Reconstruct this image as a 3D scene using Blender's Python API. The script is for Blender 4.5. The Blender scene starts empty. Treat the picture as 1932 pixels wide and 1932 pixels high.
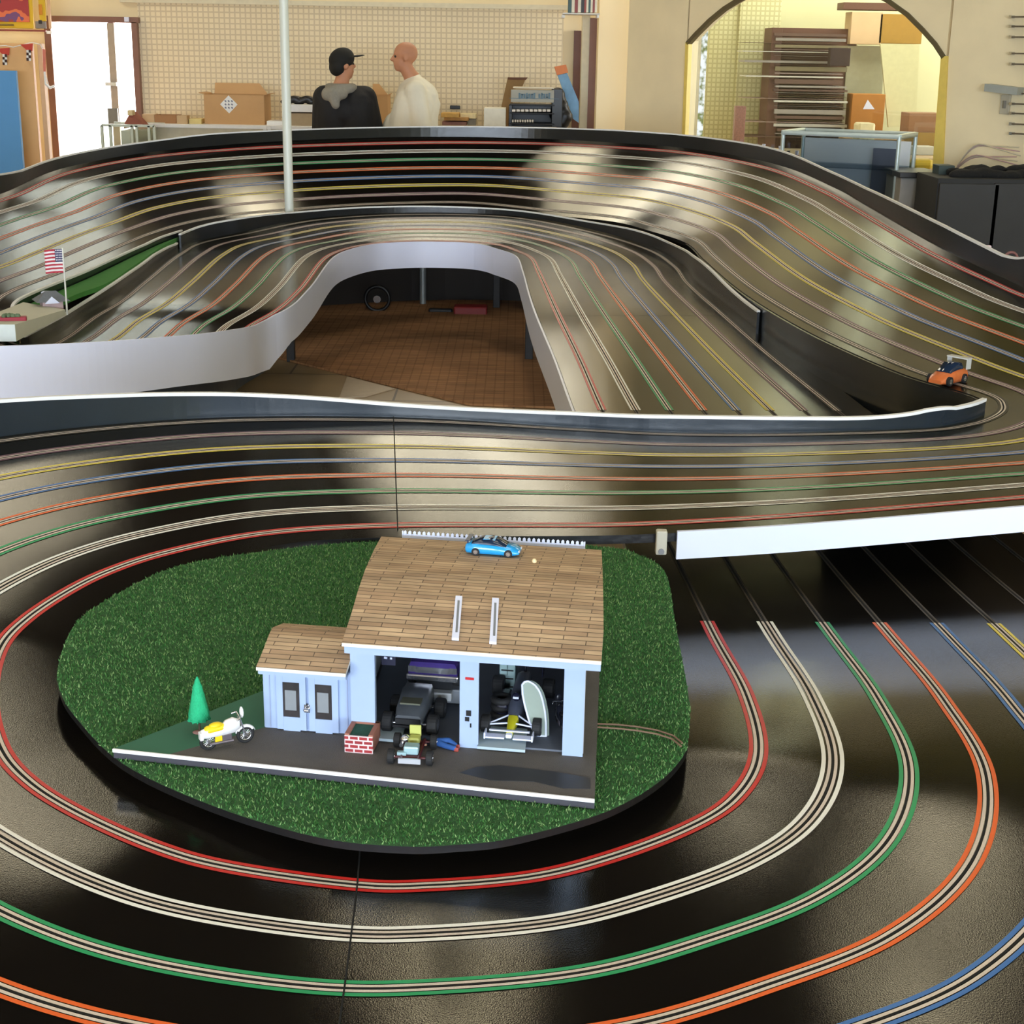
import bpy, bmesh, math, random
import numpy as np
from mathutils import Vector, Matrix
random.seed(7); rng=np.random.default_rng(7)
COL=bpy.context.scene.collection
DAY=900.; EXPO=0.55; NEARL=2.6
FPX=2800.; HC=1.66; ROLL=math.radians(1.0); TH=math.atan(866/FPX)
FW=np.array([0,math.cos(TH),-math.sin(TH)]); R0=np.array([1.,0,0]); D0=np.array([0,-math.sin(TH),-math.cos(TH)])
CR,SR=math.cos(ROLL),math.sin(ROLL)
def ray(px,py):
    u=px-966;v=py-966
    return (u*CR+v*SR)*R0+(-u*SR+v*CR)*D0+FPX*FW
def P(px,py,z):
    d=ray(px,py); t=(z-HC)/d[2]; return np.array([d[0]*t,d[1]*t,z])
def PY(px,py,y):
    d=ray(px,py); t=y/d[1]; return np.array([d[0]*t,y,HC+d[2]*t])
def Q(p):
    p=np.array(p,float)-np.array([0,0,HC]); w=p@FW; x=FPX*(p@R0)/w; y=FPX*(p@D0)/w
    return (966+x*CR-y*SR,966+x*SR+y*CR)
W7=.711
# donut red lane : px,py,z,bank(deg)
DON=[(1280,1064,.597,0),(1347.8,1199.7,.630,0),(1407.7,1311.5,.674,0),(1431,1420,.698,0),(1386,1506,.70,0),(1289,1566,.70,0),(1144.7,1619.5,.70,0),(1000,1654.7,.70,0),(810,1671,.70,0),(674,1670,.70,0),(435,1637,.705,0),(290,1597,.71,1),(145,1532,.71,2),(54,1474,.71,3),(0,1408.6,.71,5),(-20,1316,.715,6.5),(0,1223,.715,8),(51.8,1166,.72,8),(129.4,1114.6,.725,7.5),(207,1077,.73,7),(310.6,1043.4,.735,6.3),(500,1006,.74,5),(750,991,.745,3.6),(1160,990,.75,0),(1360,981,.75,0),(1560,968,.75,0),(1931,938,.75,0)]
# outer loop pairs  R px z , K px z
OUT=[((1931,558.6,.87),(1594,642,.75)),((1875,534,.885),(1529,609,.75)),((1750,475,.925),(1431,550.5,.75)),((1612,394,.975),(1349,485,.75)),((1555,362,1.005),(1314,453,.745)),((1445,317,1.055),(1236,427,.74)),
((1288,288,1.08),(1159,409,.73)),((1150,277.5,1.085),(1029,396,.725)),((1000,270.5,1.08),(900,383,.72)),((812,269,1.075),(812,381.8,.72)),((550,276,1.06),(657,387,.72)),((425,283,1.045),(553.5,394.7,.72)),((285,296,1.02),(450,403.7,.725)),((134,325,.98),(362,418,.73)),((30,369,.93),(285,440,.735)),]
INN=[((471,615.6,.57),(181,598,.60)),((520,587,.60),(228,570,.62)),((565,547,.61),(278,530,.63)),((616,485,.62),(345,477,.64)),((648,470.7,.62),(383,458,.65)),((688,461.7,.61),(470,440,.67)),((740,456,.61),(600,415,.69)),((800,454,.61),(760,405,.70)),((880,456,.61),(950,409,.70)),((940,462,.61),(1110,437,.685)),((976,473.6,.61),(1222,471,.66)),((1001.8,486.6,.615),(1270,501,.645)),((1017,515,.62),(1295,533,.64)),((1053.5,595,.63),(1364,595,.64)),((1095,680.7,.615),(1454,673,.62)),((1136,773.8,.60),(1580,775,.605))]
def unit2(v): v=np.array([v[0],v[1],0.]); return v/np.linalg.norm(v)
def pairs():
    out=[];lab=[]
    D=[P(*p[:3]) for p in DON]
    for i,p in enumerate(D):
        t=unit2(D[min(i+1,len(D)-1)]-D[max(i-1,0)])
        if i==0: t=unit2(D[1]-D[0])
        W=[.78,.775,.742][i] if i<3 else .74 if i<6 else (.72 if 8<i<14 else W7)
        n=np.array([-t[1],t[0],0]); b=math.radians(DON[i][3])
        if i in KX: out.append((p,P(*KX[i],DON[i][2]))); lab.append('d%d'%i); continue
        out.append((p,p+W*(n*math.cos(b)+np.array([0,0,math.sin(b)])))); lab.append('d%d'%i)
    for r,k in UT: out.append((np.array(r,float),np.array(k,float)));lab.append('u')
    for i,(r,k) in enumerate(OUT): out.append((P(*r),P(*k)));lab.append('o%d'%i)
    for r,k in LT: out.append((np.array(r,float),np.array(k,float)));lab.append('l')
    for i,(r,k) in enumerate(INN): out.append((P(*r),P(*k)));lab.append('i%d'%i)
    return out,lab
UT=[((1.5,3.24,.75),(1.2,3.79,.75)),((1.8,3.5,.752),(1.30,3.90,.75)),((2.0,3.85,.76),(1.355,4.02,.75)),((2.06,4.2,.785),(1.362,4.155,.75)),((1.98,4.65,.83),(1.24,4.45,.75))]
LT=[((-2.6,7.18,.905),P(233,460.7,.735)), ((-2.63,6.3,.875),P(129,507,.735)), ((-2.65,5.6,.83),P(0,561.6,.73)), ((-2.5,5.1,.76),(-1.93,5.42,.69)),((-2.2,4.90,.68),(-1.88,5.36,.65)),((-1.84,4.85,.61),(-1.84,5.35,.62)),((-1.48,4.97,.56),(-1.79,5.37,.6)),((-1.24,5.27,.54),(-1.75,5.45,.58)),((-1.12,5.65,.55),(-1.73,5.7,.58))]
KX={23:(1090,811),24:(1240,819),25:(1440,821),26:(1740,813)}
def dense(prs,n=14):
    A=np.array([np.concatenate(p) for p in prs]); N=len(A); out=[]
    for i in range(N):
        p0,p1,p2,p3=A[i-1],A[i],A[(i+1)%N],A[(i+2)%N]
        d=[max(1e-6,((a[:3]-b[:3])@(a[:3]-b[:3])+(a[3:]-b[3:])@(a[3:]-b[3:])))**.25 for a,b in((p1,p0),(p2,p1),(p3,p2))]
        m1=(p1-p0)/d[0]-(p2-p0)/(d[0]+d[1])+(p2-p1)/d[1]
        m2=(p2-p1)/d[1]-(p3-p1)/(d[1]+d[2])+(p3-p2)/d[2]
        m1=m1*d[1]; m2=m2*d[1]
        for k in range(n):
            t=k/n; out.append((2*t**3-3*t*t+1)*p1+(t**3-2*t*t+t)*m1+(-2*t**3+3*t*t)*p2+(t**3-t*t)*m2)
    return np.array(out)
# ---------------------------------------------------------------- materials
def lin(c):
    return tuple(((x/255)/12.92 if x/255<=.04045 else ((x/255+.055)/1.055)**2.4) for x in c)
MATS={}
def mat(name,rgb,rough=.6,metal=0.,vary=.12,scale=20.,bump=0.,bscale=None,emit=None,spec=.5,alpha=None,coat=0.):
    """procedural principled material; rgb in 0-255 sRGB"""
    if name in MATS: return MATS[name]
    m=bpy.data.materials.new(name); m.use_nodes=True; nt=m.node_tree; b=nt.nodes['Principled BSDF']
    c=lin(rgb)
    b.inputs['Roughness'].default_value=rough; b.inputs['Metallic'].default_value=metal
    b.inputs['Specular IOR Level'].default_value=spec; b.inputs['Coat Weight'].default_value=coat
    tc=nt.nodes.new('ShaderNodeTexCoord')
    n=nt.nodes.new('ShaderNodeTexNoise'); n.inputs['Scale'].default_value=scale; n.inputs['Detail'].default_value=5
    nt.links.new(tc.outputs['Object'],n.inputs['Vector'])
    r=nt.nodes.new('ShaderNodeMix'); r.data_type='RGBA'
    r.inputs[6].default_value=(*[max(0,x*(1-vary)) for x in c],1); r.inputs[7].default_value=(*[min(1,x*(1+vary)) for x in c],1)
    nt.links.new(n.outputs['Fac'],r.inputs[0]); nt.links.new(r.outputs[2],b.inputs['Base Color'])
    if bump:
        n2=nt.nodes.new('ShaderNodeTexNoise'); n2.inputs['Scale'].default_value=bscale or scale*4; n2.inputs['Detail'].default_value=3
        nt.links.new(tc.outputs['Object'],n2.inputs['Vector'])
        bp=nt.nodes.new('ShaderNodeBump'); bp.inputs['Strength'].default_value=bump; bp.inputs['Distance'].default_value=.01
        nt.links.new(n2.outputs['Fac'],bp.inputs['Height']); nt.links.new(bp.outputs[0],b.inputs['Normal'])
    if emit:
        b.inputs['Emission Color'].default_value=(*lin(emit[0]),1); b.inputs['Emission Strength'].default_value=emit[1]
    MATS[name]=m; return m
def brickmat(name,c1,c2,cm,w,h,mortar=.002,offset=.5,rough=.7,bump=.4,plane='xy',bias=0.,vary=.5,scale=60):
    if name in MATS: return MATS[name]
    m=bpy.data.materials.new(name); m.use_nodes=True; nt=m.node_tree; b=nt.nodes['Principled BSDF']; b.inputs['Roughness'].default_value=rough
    tc=nt.nodes.new('ShaderNodeTexCoord'); src=tc.outputs['Object']
    if plane!='xy':
        s=nt.nodes.new('ShaderNodeSeparateXYZ'); cb=nt.nodes.new('ShaderNodeCombineXYZ'); nt.links.new(src,s.inputs[0])
        nt.links.new(s.outputs['XYZ'.index(plane[0].upper())],cb.inputs[0]); nt.links.new(s.outputs['XYZ'.index(plane[1].upper())],cb.inputs[1]); src=cb.outputs[0]
    k=nt.nodes.new('ShaderNodeTexBrick'); k.offset=offset; k.inputs['Scale'].default_value=1
    k.inputs['Brick Width'].default_value=w; k.inputs['Row Height'].default_value=h; k.inputs['Mortar Size'].default_value=mortar; k.inputs['Bias'].default_value=bias
    k.inputs['Color1'].default_value=(*lin(c1),1); k.inputs['Color2'].default_value=(*lin(c2),1); k.inputs['Mortar'].default_value=(*lin(cm),1)
    nt.links.new(src,k.inputs['Vector'])
    n=nt.nodes.new('ShaderNodeTexNoise'); n.inputs['Scale'].default_value=scale; n.inputs['Detail'].default_value=6
    mp=nt.nodes.new('ShaderNodeMapping'); mp.inputs['Scale'].default_value=(.25,1,1); nt.links.new(src,mp.inputs[0]); nt.links.new(mp.outputs[0],n.inputs['Vector'])
    x=nt.nodes.new('ShaderNodeMix'); x.data_type='RGBA'; x.blend_type='MULTIPLY'; x.inputs[0].default_value=1
    mr=nt.nodes.new('ShaderNodeMapRange'); mr.inputs[1].default_value=.3; mr.inputs[2].default_value=.7; mr.inputs[3].default_value=1-vary; mr.inputs[4].default_value=1+vary*.3
    nt.links.new(n.outputs['Fac'],mr.inputs[0]); nt.links.new(k.outputs['Color'],x.inputs[6]); nt.links.new(mr.outputs[0],x.inputs[7]); nt.links.new(x.outputs[2],b.inputs['Base Color'])
    if bump:
        bp=nt.nodes.new('ShaderNodeBump'); bp.inputs['Strength'].default_value=bump; bp.inputs['Distance'].default_value=.002; bp.invert=True
        nt.links.new(k.outputs['Fac'],bp.inputs['Height']); nt.links.new(bp.outputs[0],b.inputs['Normal'])
    MATS[name]=m; return m
def glass(name,tint=(235,240,238),fac=.1):
    if name in MATS: return MATS[name]
    m=bpy.data.materials.new(name); m.use_nodes=True; nt=m.node_tree; nt.nodes.remove(nt.nodes['Principled BSDF'])
    t=nt.nodes.new('ShaderNodeBsdfTransparent'); t.inputs[0].default_value=(*lin(tint),1)
    g=nt.nodes.new('ShaderNodeBsdfGlossy'); g.inputs['Roughness'].default_value=.03
    x=nt.nodes.new('ShaderNodeMixShader'); x.inputs[0].default_value=fac
    nt.links.new(t.outputs[0],x.inputs[1]); nt.links.new(g.outputs[0],x.inputs[2]); nt.links.new(x.outputs[0],nt.nodes['Material Output'].inputs[0])
    MATS[name]=m; return m
# ---------------------------------------------------------------- mesh builder
class MB:
    def __init__(s): s.v=[]; s.f=[]; s.m=[]; s.sm=[]
    def add(s,vs,fs,mi=0,smooth=False):
        o=len(s.v); s.v+= [tuple(float(a) for a in v) for v in vs]; s.f+=[tuple(i+o for i in f) for f in fs]; s.m+=[mi]*len(fs); s.sm+=[smooth]*len(fs); return s
    def box(s,c,d,mi=0,rz=0.,M=None,bev=0.):
        x,y,z=[a/2 for a in d]
        if bev>0:
            e=min(bev,x*.9,y*.9,z*.9); vs=[];
            bm=bmesh.new(); bmesh.ops.create_cube(bm,size=1); bmesh.ops.scale(bm,vec=d,verts=bm.verts)
            bmesh.ops.bevel(bm,geom=bm.edges[:],offset=e,segments=2,affect='EDGES',profile=.5)
            bm.verts.index_update(); vs=[v.co.copy() for v in bm.verts]; fs=[[v.index for v in f.verts] for f in bm.faces]; bm.free()
        else:
            vs=[Vector(p) for p in((-x,-y,-z),(x,-y,-z),(x,y,-z),(-x,y,-z),(-x,-y,z),(x,-y,z),(x,y,z),(-x,y,z))]
            fs=[(0,3,2,1),(4,5,6,7),(0,1,5,4),(1,2,6,5),(2,3,7,6),(3,0,4,7)]
        R=M if M is not None else Matrix.Rotation(rz,3,'Z')
        return s.add([R@v+Vector(c) for v in vs],fs,mi,False)
    def cyl(s,p0,p1,r0,r1=None,mi=0,seg=16,cap=True,smooth=True):
        r1=r0 if r1 is None else r1; p0=Vector(p0);p1=Vector(p1); d=(p1-p0).normalized()
        a=d.orthogonal().normalized(); b=d.cross(a); vs=[]
        for p,r in((p0,r0),(p1,r1)):
            for i in range(seg):
                t=2*math.pi*i/seg; vs.append(p+a*r*math.cos(t)+b*r*math.sin(t))
        s.add(vs,[(i,(i+1)%seg,seg+(i+1)%seg,seg+i) for i in range(seg)],mi,smooth)
        if cap: s.add(vs,[tuple(range(seg))[::-1],tuple(range(seg,2*seg))],mi,False)
        return s
    def ball(s,c,r,mi=0,n=14,sc=(1,1,1),M=None):
        c=Vector(c); vs=[];fs=[]
        for i in range(n//2+1):
            for j in range(n):
                a=math.pi*i/(n//2); t=2*math.pi*j/n
                p=Vector((math.sin(a)*math.cos(t)*r*sc[0],math.sin(a)*math.sin(t)*r*sc[1],math.cos(a)*r*sc[2]))
                vs.append((M@p if M is not None else p)+c)
        for i in range(n//2):
            for j in range(n): fs.append((i*n+j,(i+1)*n+j,(i+1)*n+(j+1)%n,i*n+(j+1)%n))
        return s.add(vs,fs,mi,True)
    def caps(s,p0,p1,r0,r1=None,mi=0):
        r1=r0 if r1 is None else r1; s.cyl(p0,p1,r0,r1,mi,14,False); s.ball(p0,r0,mi,14); return s.ball(p1,r1,mi,14)
    def tube(s,pts,r,mi=0,seg=8):
        for a,b in zip(pts[:-1],pts[1:]): s.cyl(a,b,r,r,mi,seg)
        for p in pts[1:-1]: s.ball(p,r,mi,8)
        return s
    def prism(s,poly,z0,z1,mi=0,top=None):
        n=len(poly); vs=[(*p[:2],z0) for p in poly]+[(*p[:2],z1) for p in poly]
        s.add(vs,[(i,(i+1)%n,n+(i+1)%n,n+i) for i in range(n)]+[tuple(range(n))[::-1]],mi)
        return s.add(vs,[tuple(range(n,2*n))],mi if top is None else top)
    def plate(s,pts,th,mi=0,edge=None):
        """flat outline (3D points) with thickness vector th"""
        n=len(pts); th=np.array(th); vs=[np.array(p,float) for p in pts]; vs=vs+[p+th for p in vs]
        s.add(vs,[(i,(i+1)%n,n+(i+1)%n,n+i) for i in range(n)],mi if edge is None else edge)
        return s.add(vs,[tuple(range(n))[::-1],tuple(range(n,2*n))],mi)
    def loft(s,rings,mi=0,close=True,smooth=True):
        n=len(rings[0]); vs=[p for r in rings for p in r]; fs=[]
        for i in range(len(rings)-1):
            for j in range(n): fs.append((i*n+j,i*n+(j+1)%n,(i+1)*n+(j+1)%n,(i+1)*n+j))
        s.add(vs,fs,mi,smooth)
        if close: s.add(vs,[tuple(range(n))[::-1],tuple(range(len(vs)-n,len(vs)))],mi,smooth)
        return s
    def torus(s,c,R,r,axis='y',mi=0,n=22,k=8,M=None):
        vs=[];fs=[]
        for i in range(n):
            for j in range(k):
                a=2*math.pi*i/n;b=2*math.pi*j/k; q=R+r*math.cos(b); p=(q*math.cos(a),r*math.sin(b),q*math.sin(a))
                if axis=='z': p=(p[0],p[2],p[1])
                if axis=='x': p=(p[1],p[0],p[2])
                p=Vector(p); vs.append((M@p if M is not None else p)+Vector(c))
        for i in range(n):
            for j in range(k): fs.append((i*k+j,i*k+(j+1)%k,((i+1)%n)*k+(j+1)%k,((i+1)%n)*k+j))
        return s.add(vs,fs,mi,True)
    def build(s,name,mats,parent=None,world=False,label=None,mods=None):
        mats=mats if isinstance(mats,(list,tuple)) else [mats]
        me=bpy.data.meshes.new(name); v=np.array(s.v,float)
        if world:
            q=parent
            while q is not None: v=v-np.array(q.location); q=q.parent
        me.from_pydata(v.tolist(),[],s.f); 
        for m in mats: me.materials.append(m)
        me.polygons.foreach_set('material_index',s.m); me.polygons.foreach_set('use_smooth',s.sm); me.update(); me.validate()
        o=bpy.data.objects.new(name,me); COL.objects.link(o)
        bm=bmesh.new(); bm.from_mesh(me); bmesh.ops.recalc_face_normals(bm,faces=bm.faces); bm.to_mesh(me); bm.free()
        if parent is not None: o.parent=parent
        if label: o['label']=label
        return o
def empty(name,loc,rz=0.):
    o=bpy.data.objects.new(name,None); COL.objects.link(o); o.location=loc; o.rotation_euler=(0,0,rz); o.empty_display_size=.05; return o
def tag(o,label,cat,group=None):
    o['label']=label; o['category']=cat
    if group: o['group']=group
    return o
def thing(name,label,cat,loc,rz=0.,group=None): return tag(empty(name,loc,rz),label,cat,group)
def struct(o): o['kind']='structure'; return o
def copy_tree(o,parent=None):
    c=o.copy(); COL.objects.link(c); c.parent=parent
    for ch in [x for x in bpy.data.objects if x.parent==o]: copy_tree(ch,c)
    return c
# ---------------------------------------------------------------- common materials
M_deck=mat('track_black',(17,15,14),.105,0,.15,30,.045,560,spec=.55); M_deck.node_tree.nodes['Principled BSDF'].inputs['Specular Tint'].default_value=(1,.90,.62,1)
M_deckside=mat('black_painted_wood',(20,20,22),.35,0,.2,12,.1)
M_white=mat('white_laminate',(222,228,252),.35,0,.03,5)
M_trimw=mat('white_edge_paint',(235,235,235),.5,0,.05,40)
M_wallb=mat('black_gloss_board',(26,30,34),.25,0,.25,8,.05,spec=.6)
M_braid=mat('copper_braid',(222,208,196),.42,.25,.25,900,.3,2000)
M_brd2=mat('shaded_braid',(74,66,56),.6,.3,.25,900)  # braid colour darkened to paint in the shade under the bridge
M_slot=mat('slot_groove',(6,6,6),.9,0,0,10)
TAPE=[mat('red_tape',(196,40,36),.4,0,.1,60),mat('white_tape',(236,236,230),.4,0,.04,60),mat('green_tape',(30,150,92),.4,0,.1,60),mat('orange_tape',(226,98,34),.4,0,.1,60),
      mat('blue_tape',(62,112,178),.4,0,.1,60),mat('yellow_tape',(226,208,70),.4,0,.1,60),mat('purple_tape',(122,92,104),.4,0,.1,60),mat('black_tape',(60,56,48),.4,0,.1,60)]
LNAME=['red','white','green','orange','blue','yellow','purple','black']
# ---------------------------------------------------------------- the track
prs,lab=pairs(); ND=14; DD=dense(prs,ND); NN=len(DD)
idx={l:i for i,l in enumerate(lab)}; 
def di(name): return idx[name]*ND
R_=DD[:,:3]; K_=DD[:,3:]; U_=(K_-R_); WID=np.linalg.norm(U_,axis=1,keepdims=True); U_=U_/WID
T_=np.roll((R_+K_)/2,-1,0)-np.roll((R_+K_)/2,1,0); T_/=np.linalg.norm(T_,axis=1,keepdims=True)
N_=np.cross(T_,U_); N_/=np.linalg.norm(N_,axis=1,keepdims=True); N_*=np.sign(N_[:,2:3])
# margins beyond the outer lanes
mR=np.full(NN,.06); mK=np.full(NN,.05)
iL0=lab.index('l'); 
for i in range(NN):
    l=i/ND
    if l<19.5: mR[i]=.13
    if 19.5<=l<21: mR[i]=.13+(.06-.13)*(l-19.5)/1.5
    if 0<=l<3.: mR[i]=.12
    if 22<=l<=31: mR[i]=.068
    if idx['i9']<=l: mR[i]=.085
    if idx['i0']<=l<idx['i9']: mR[i]=.035
    if idx['o12']<=l<iL0+3: mK[i]=.075
    if l>=idx['i9']-.5: mK[i]=.06
    if l>=idx['i13']: mK[i]=.10
mR=np.convolve(np.concatenate([mR[-8:],mR,mR[:8]]),np.ones(17)/17,'valid'); mK=np.convolve(np.concatenate([mK[-8:],mK,mK[:8]]),np.ones(17)/17,'valid')
TRK=tag(empty('slot_car_track',(0,5,0)),'large black eight-lane slot car racing track with coloured lane lines filling the room','race track')
def rng_idx(a,b): return [i%NN for i in range(a,b+1)]
def pt(i,off,up=0.):   # off measured from the red lane towards the black lane
    return R_[i]+U_[i]*off+N_[i]*up
sections=[('d0',11,'d22',0,'donut curve deck around the green lawn board','curve_deck'),
          ('d22',0,'o0',0,'bridge straight and right hand turn deck','bridge_deck'),
          ('o0',0,'o14',14,'steeply banked outer loop deck','banked_deck'),
          ('o14',14,'i5',0,'left return turn deck','return_deck'),
          ('i5',0,'i15',0,'inner loop deck beside the floor opening','loop_deck'),
          ('i15',0,'d0',11+NN,'lower deck passing under the bridge','underpass_deck')]
for (a,ao,b,bo,lb,nm) in sections:
    A=di(a)+ao; B=di(b)+bo
    ids=rng_idx(A,B); mb=MB(); nc=6; top=[];bot=[]
    for i in ids:
        w=float(WID[i,0]); offs=np.linspace(-mR[i],w+mK[i],nc)
        top.append([pt(i,o) for o in offs]); bot.append([pt(i,o)-np.array([0,0,.018]) for o in offs])
    vs=[p for r in top for p in r]+[p for r in bot for p in r]; n=len(ids); fs=[]; o2=n*nc
    for k in range(n-1):
        for j in range(nc-1):
            fs.append((k*nc+j,k*nc+j+1,(k+1)*nc+j+1,(k+1)*nc+j))
    mb.add(vs,fs,0,True); fs=[]
    for k in range(n-1):
        for j in range(nc-1): fs.append((o2+k*nc+j,o2+(k+1)*nc+j,o2+(k+1)*nc+j+1,o2+k*nc+j+1))
        for j in (0,nc-1): fs.append((k*nc+j,(k+1)*nc+j,o2+(k+1)*nc+j,o2+k*nc+j))
    for k in (0,n-1):
        for j in range(nc-1): fs.append((k*nc+j,o2+k*nc+j,o2+k*nc+j+1,k*nc+j+1))
    mb.add(vs,fs,1)
    deck=mb.build(nm,[M_deck,M_deckside],TRK,True,lb)
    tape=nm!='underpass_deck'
    for L in range(8):
        g=MB()
        def strip(a0,a1,up,mi):
            vs=[];
            for i in ids:
                c=float(WID[i,0])*L/7; vs+= [pt(i,c+a0,up),pt(i,c+a1,up)]
            g.add(vs,[(2*k,2*k+1,2*k+3,2*k+2) for k in range(n-1)],mi,True)
        t0,t1=(.0100,.0160) if L==1 else (.0080,.0140)
        strip(-.0015,.0015,.0010,2)
        strip(.0022,.0066,.0008,1); strip(-.0066,-.0022,.0008,1)
        if tape: strip(t0,t1,.0008,0); strip(-t1,-t0,.0008,0)
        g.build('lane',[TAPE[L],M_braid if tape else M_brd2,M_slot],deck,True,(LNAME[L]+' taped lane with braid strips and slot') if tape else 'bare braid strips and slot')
# deck seams
for (l,ao,f1) in (('d22',0,1.),('i13',0,1.)):
    i=di(l)+ao; w=float(WID[i,0]); g=MB(); ts=T_[i]*.0012
    ofs=np.linspace(-.03,w+.03,9)
    vs=[q for o in ofs for q in (pt(i,o,.0014)-ts,pt(i,o,.0014)+ts)]
    g.add(vs,[(2*k,2*k+1,2*k+3,2*k+2) for k in range(8)],0).build('deck_seam',M_slot,TRK,True)
g=MB(); sp_=[P(x,y,.7016) for x,y in ((679,1604),(674,1670),(663,1760),(650,1862),(640,1932),(618,2080),(596,2250))]
g.add([q for p in sp_ for q in (p-np.array([.0011,0,0]),p+np.array([.0011,0,0]))],[(2*k,2*k+1,2*k+3,2*k+2) for k in range(len(sp_)-1)],0).build('deck_seam',M_slot,TRK,True)
def polyY(poly,x):
    xs=[p[0] for p in poly]
    if x<min(xs) or x>max(xs): return None
    for a,b in zip(poly[:-1],poly[1:]):
        if (a[0]-x)*(b[0]-x)<=0 and a[0]!=b[0]: return a[1]+(b[1]-a[1])*(x-a[0])/(b[0]-a[0])
def zmatch(p,poly):
    """height of a vertical edge over p so that it reaches the traced top outline"""
    lo,hi=p[2]-.6,p[2]+.6
    for _ in range(30):
        m=(lo+hi)/2; q=Q((p[0],p[1],m)); y=polyY(poly,q[0])
        if y is None: return None
        if q[1]>y: lo=m
        else: hi=m
    return (lo+hi)/2
def smooth(a,k=9):
    a=np.array(a,float); h=k//2; p=np.concatenate([np.full(h,a[0]),a,np.full(h,a[-1])]); return np.convolve(p,np.ones(k)/k,'valid')
def wall(name,ids,side,off,poly,dflt,zlo,zhi,mats,label,down=.0,th=.010,trim=.006,botpoly=None,sm=9,trimtop=True):
    base=[];top=[];bot=[]
    for i in ids:
        w=float(WID[i,0]); p=pt(i,-off if side=='R' else w+off); base.append(p)
        z=zmatch(p,poly) if poly else None
        top.append(p[2]+dflt if z is None else min(max(z,p[2]+zlo),p[2]+zhi))
        zb=zmatch(p,botpoly) if botpoly else None
        bot.append(p[2]-down if zb is None else zb)
    top=smooth(top,sm);bot=smooth(bot,sm); n=len(ids); g=MB(); vs=[]
    for k,i in enumerate(ids):
        d=U_[i].copy(); d[2]=0; d/=np.linalg.norm(d); d*=th*(-1 if side=='R' else 1); p=base[k]
        for q,z in((p,bot[k]),(p,top[k]),(p+d,top[k]),(p+d,bot[k])): vs.append((q[0],q[1],z))
    fs=[]
    for k in range(n-1):
        for j in range(4): fs.append((4*k+j,4*k+(j+1)%4,4*k+4+(j+1)%4,4*k+4+j))
    fs+=[(0,1,2,3),(4*n-1,4*n-2,4*n-3,4*n-4)]
    g.add(vs,fs,0,True)
    o=g.build(name,mats[0],TRK,True,label)
    o.data.polygons.foreach_set('use_smooth',[False]*len(o.data.polygons))
    if trimtop:
        g=MB(); vs=[]
        for k,i in enumerate(ids):
            d=U_[i].copy(); d[2]=0; d/=np.linalg.norm(d); d*=(-1 if side=='R' else 1); p=base[k]; e=.0015
            for q,z in((p-d*e,top[k]-.002),(p-d*e,top[k]+trim),(p+d*(th+e),top[k]+trim),(p+d*(th+e),top[k]-.002)): vs.append((q[0],q[1],z))
        g.add(vs,fs,0); g.build('edge_trim',mats[1],o,True)
    return o
M_=[M_wallb,M_trimw]
W1=[(0,339),(103,300),(259,272),(388,253.6),(499,248),(657,242),(812,239.5),(900,239.4),(1029,242),(1159,246),(1288,255),(1399,269),(1477,285),(1594,338),(1692,383.6),(1790,432.6),(1931,504.6)]
wall('guard_wall',rng_idx(di('d26')+20,di('i0')-60),'R',.055,W1,.10,.06,.16,M_,'outermost black guard wall with white top edge',down=.03)
W2=[(33,644),(124,595),(181,559),(259,507),(297,479),(313,466)]
wall('guard_wall',rng_idx(di('i0')-44,di('i3')+4),'K',.05,W2,.03,.015,.1,M_,'black wall with white edge beside the small green infield',down=.03)
W2b=[(317,453),(349,440),(388,424.5),(440,415),(499.5,406),(553.5,402.5),(657,393),(786,389.5),(860,391),(949.5,396),(1029,406),(1159,427),(1210,437),(1288,471),(1333,502),(1377,549),(1449.5,605.6),(1465,612)]
wall('guard_wall',rng_idx(di('i3')+6,di('i13')+7),'K',.045,W2b,.05,.03,.12,M_,'black wall with white edge between the inner and outer loops',down=.05)
W3=[(0,580),(77,549),(155,523),(233,487),(292,459)]
wall('guard_wall',rng_idx(di('o14')-6,di('o14')+62),'K',.07,W3,.005,.0,.012,M_,'black edge board along the far side of the green infield',down=.05)
W4=[(-400,800),(0,757),(200,749),(340,745),(500,747),(657,757),(760,767),(1000,780),(1200,787),(1400,790),(1661,792),(1717,785),(1785,764),(1802,756)]
wall('guard_wall',rng_idx(di('d16'),di('d26')+26),'K',.028,W4,.04,.025,.12,[mat('blue_sheen_gloss_board',(30,40,50),.22,0,.25,8,.05,spec=.6),M_trimw],'long black wall with white edge behind the near straight',down=.04)  # bluish daylight reflection is put into this wall's colour
wall('deck_fascia',rng_idx(di('d26')-8,di('o4')),'K',.052,None,-.002,0,0,M_,'black fascia under the inner edge of the outer loop',down=.15,trimtop=False)
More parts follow.
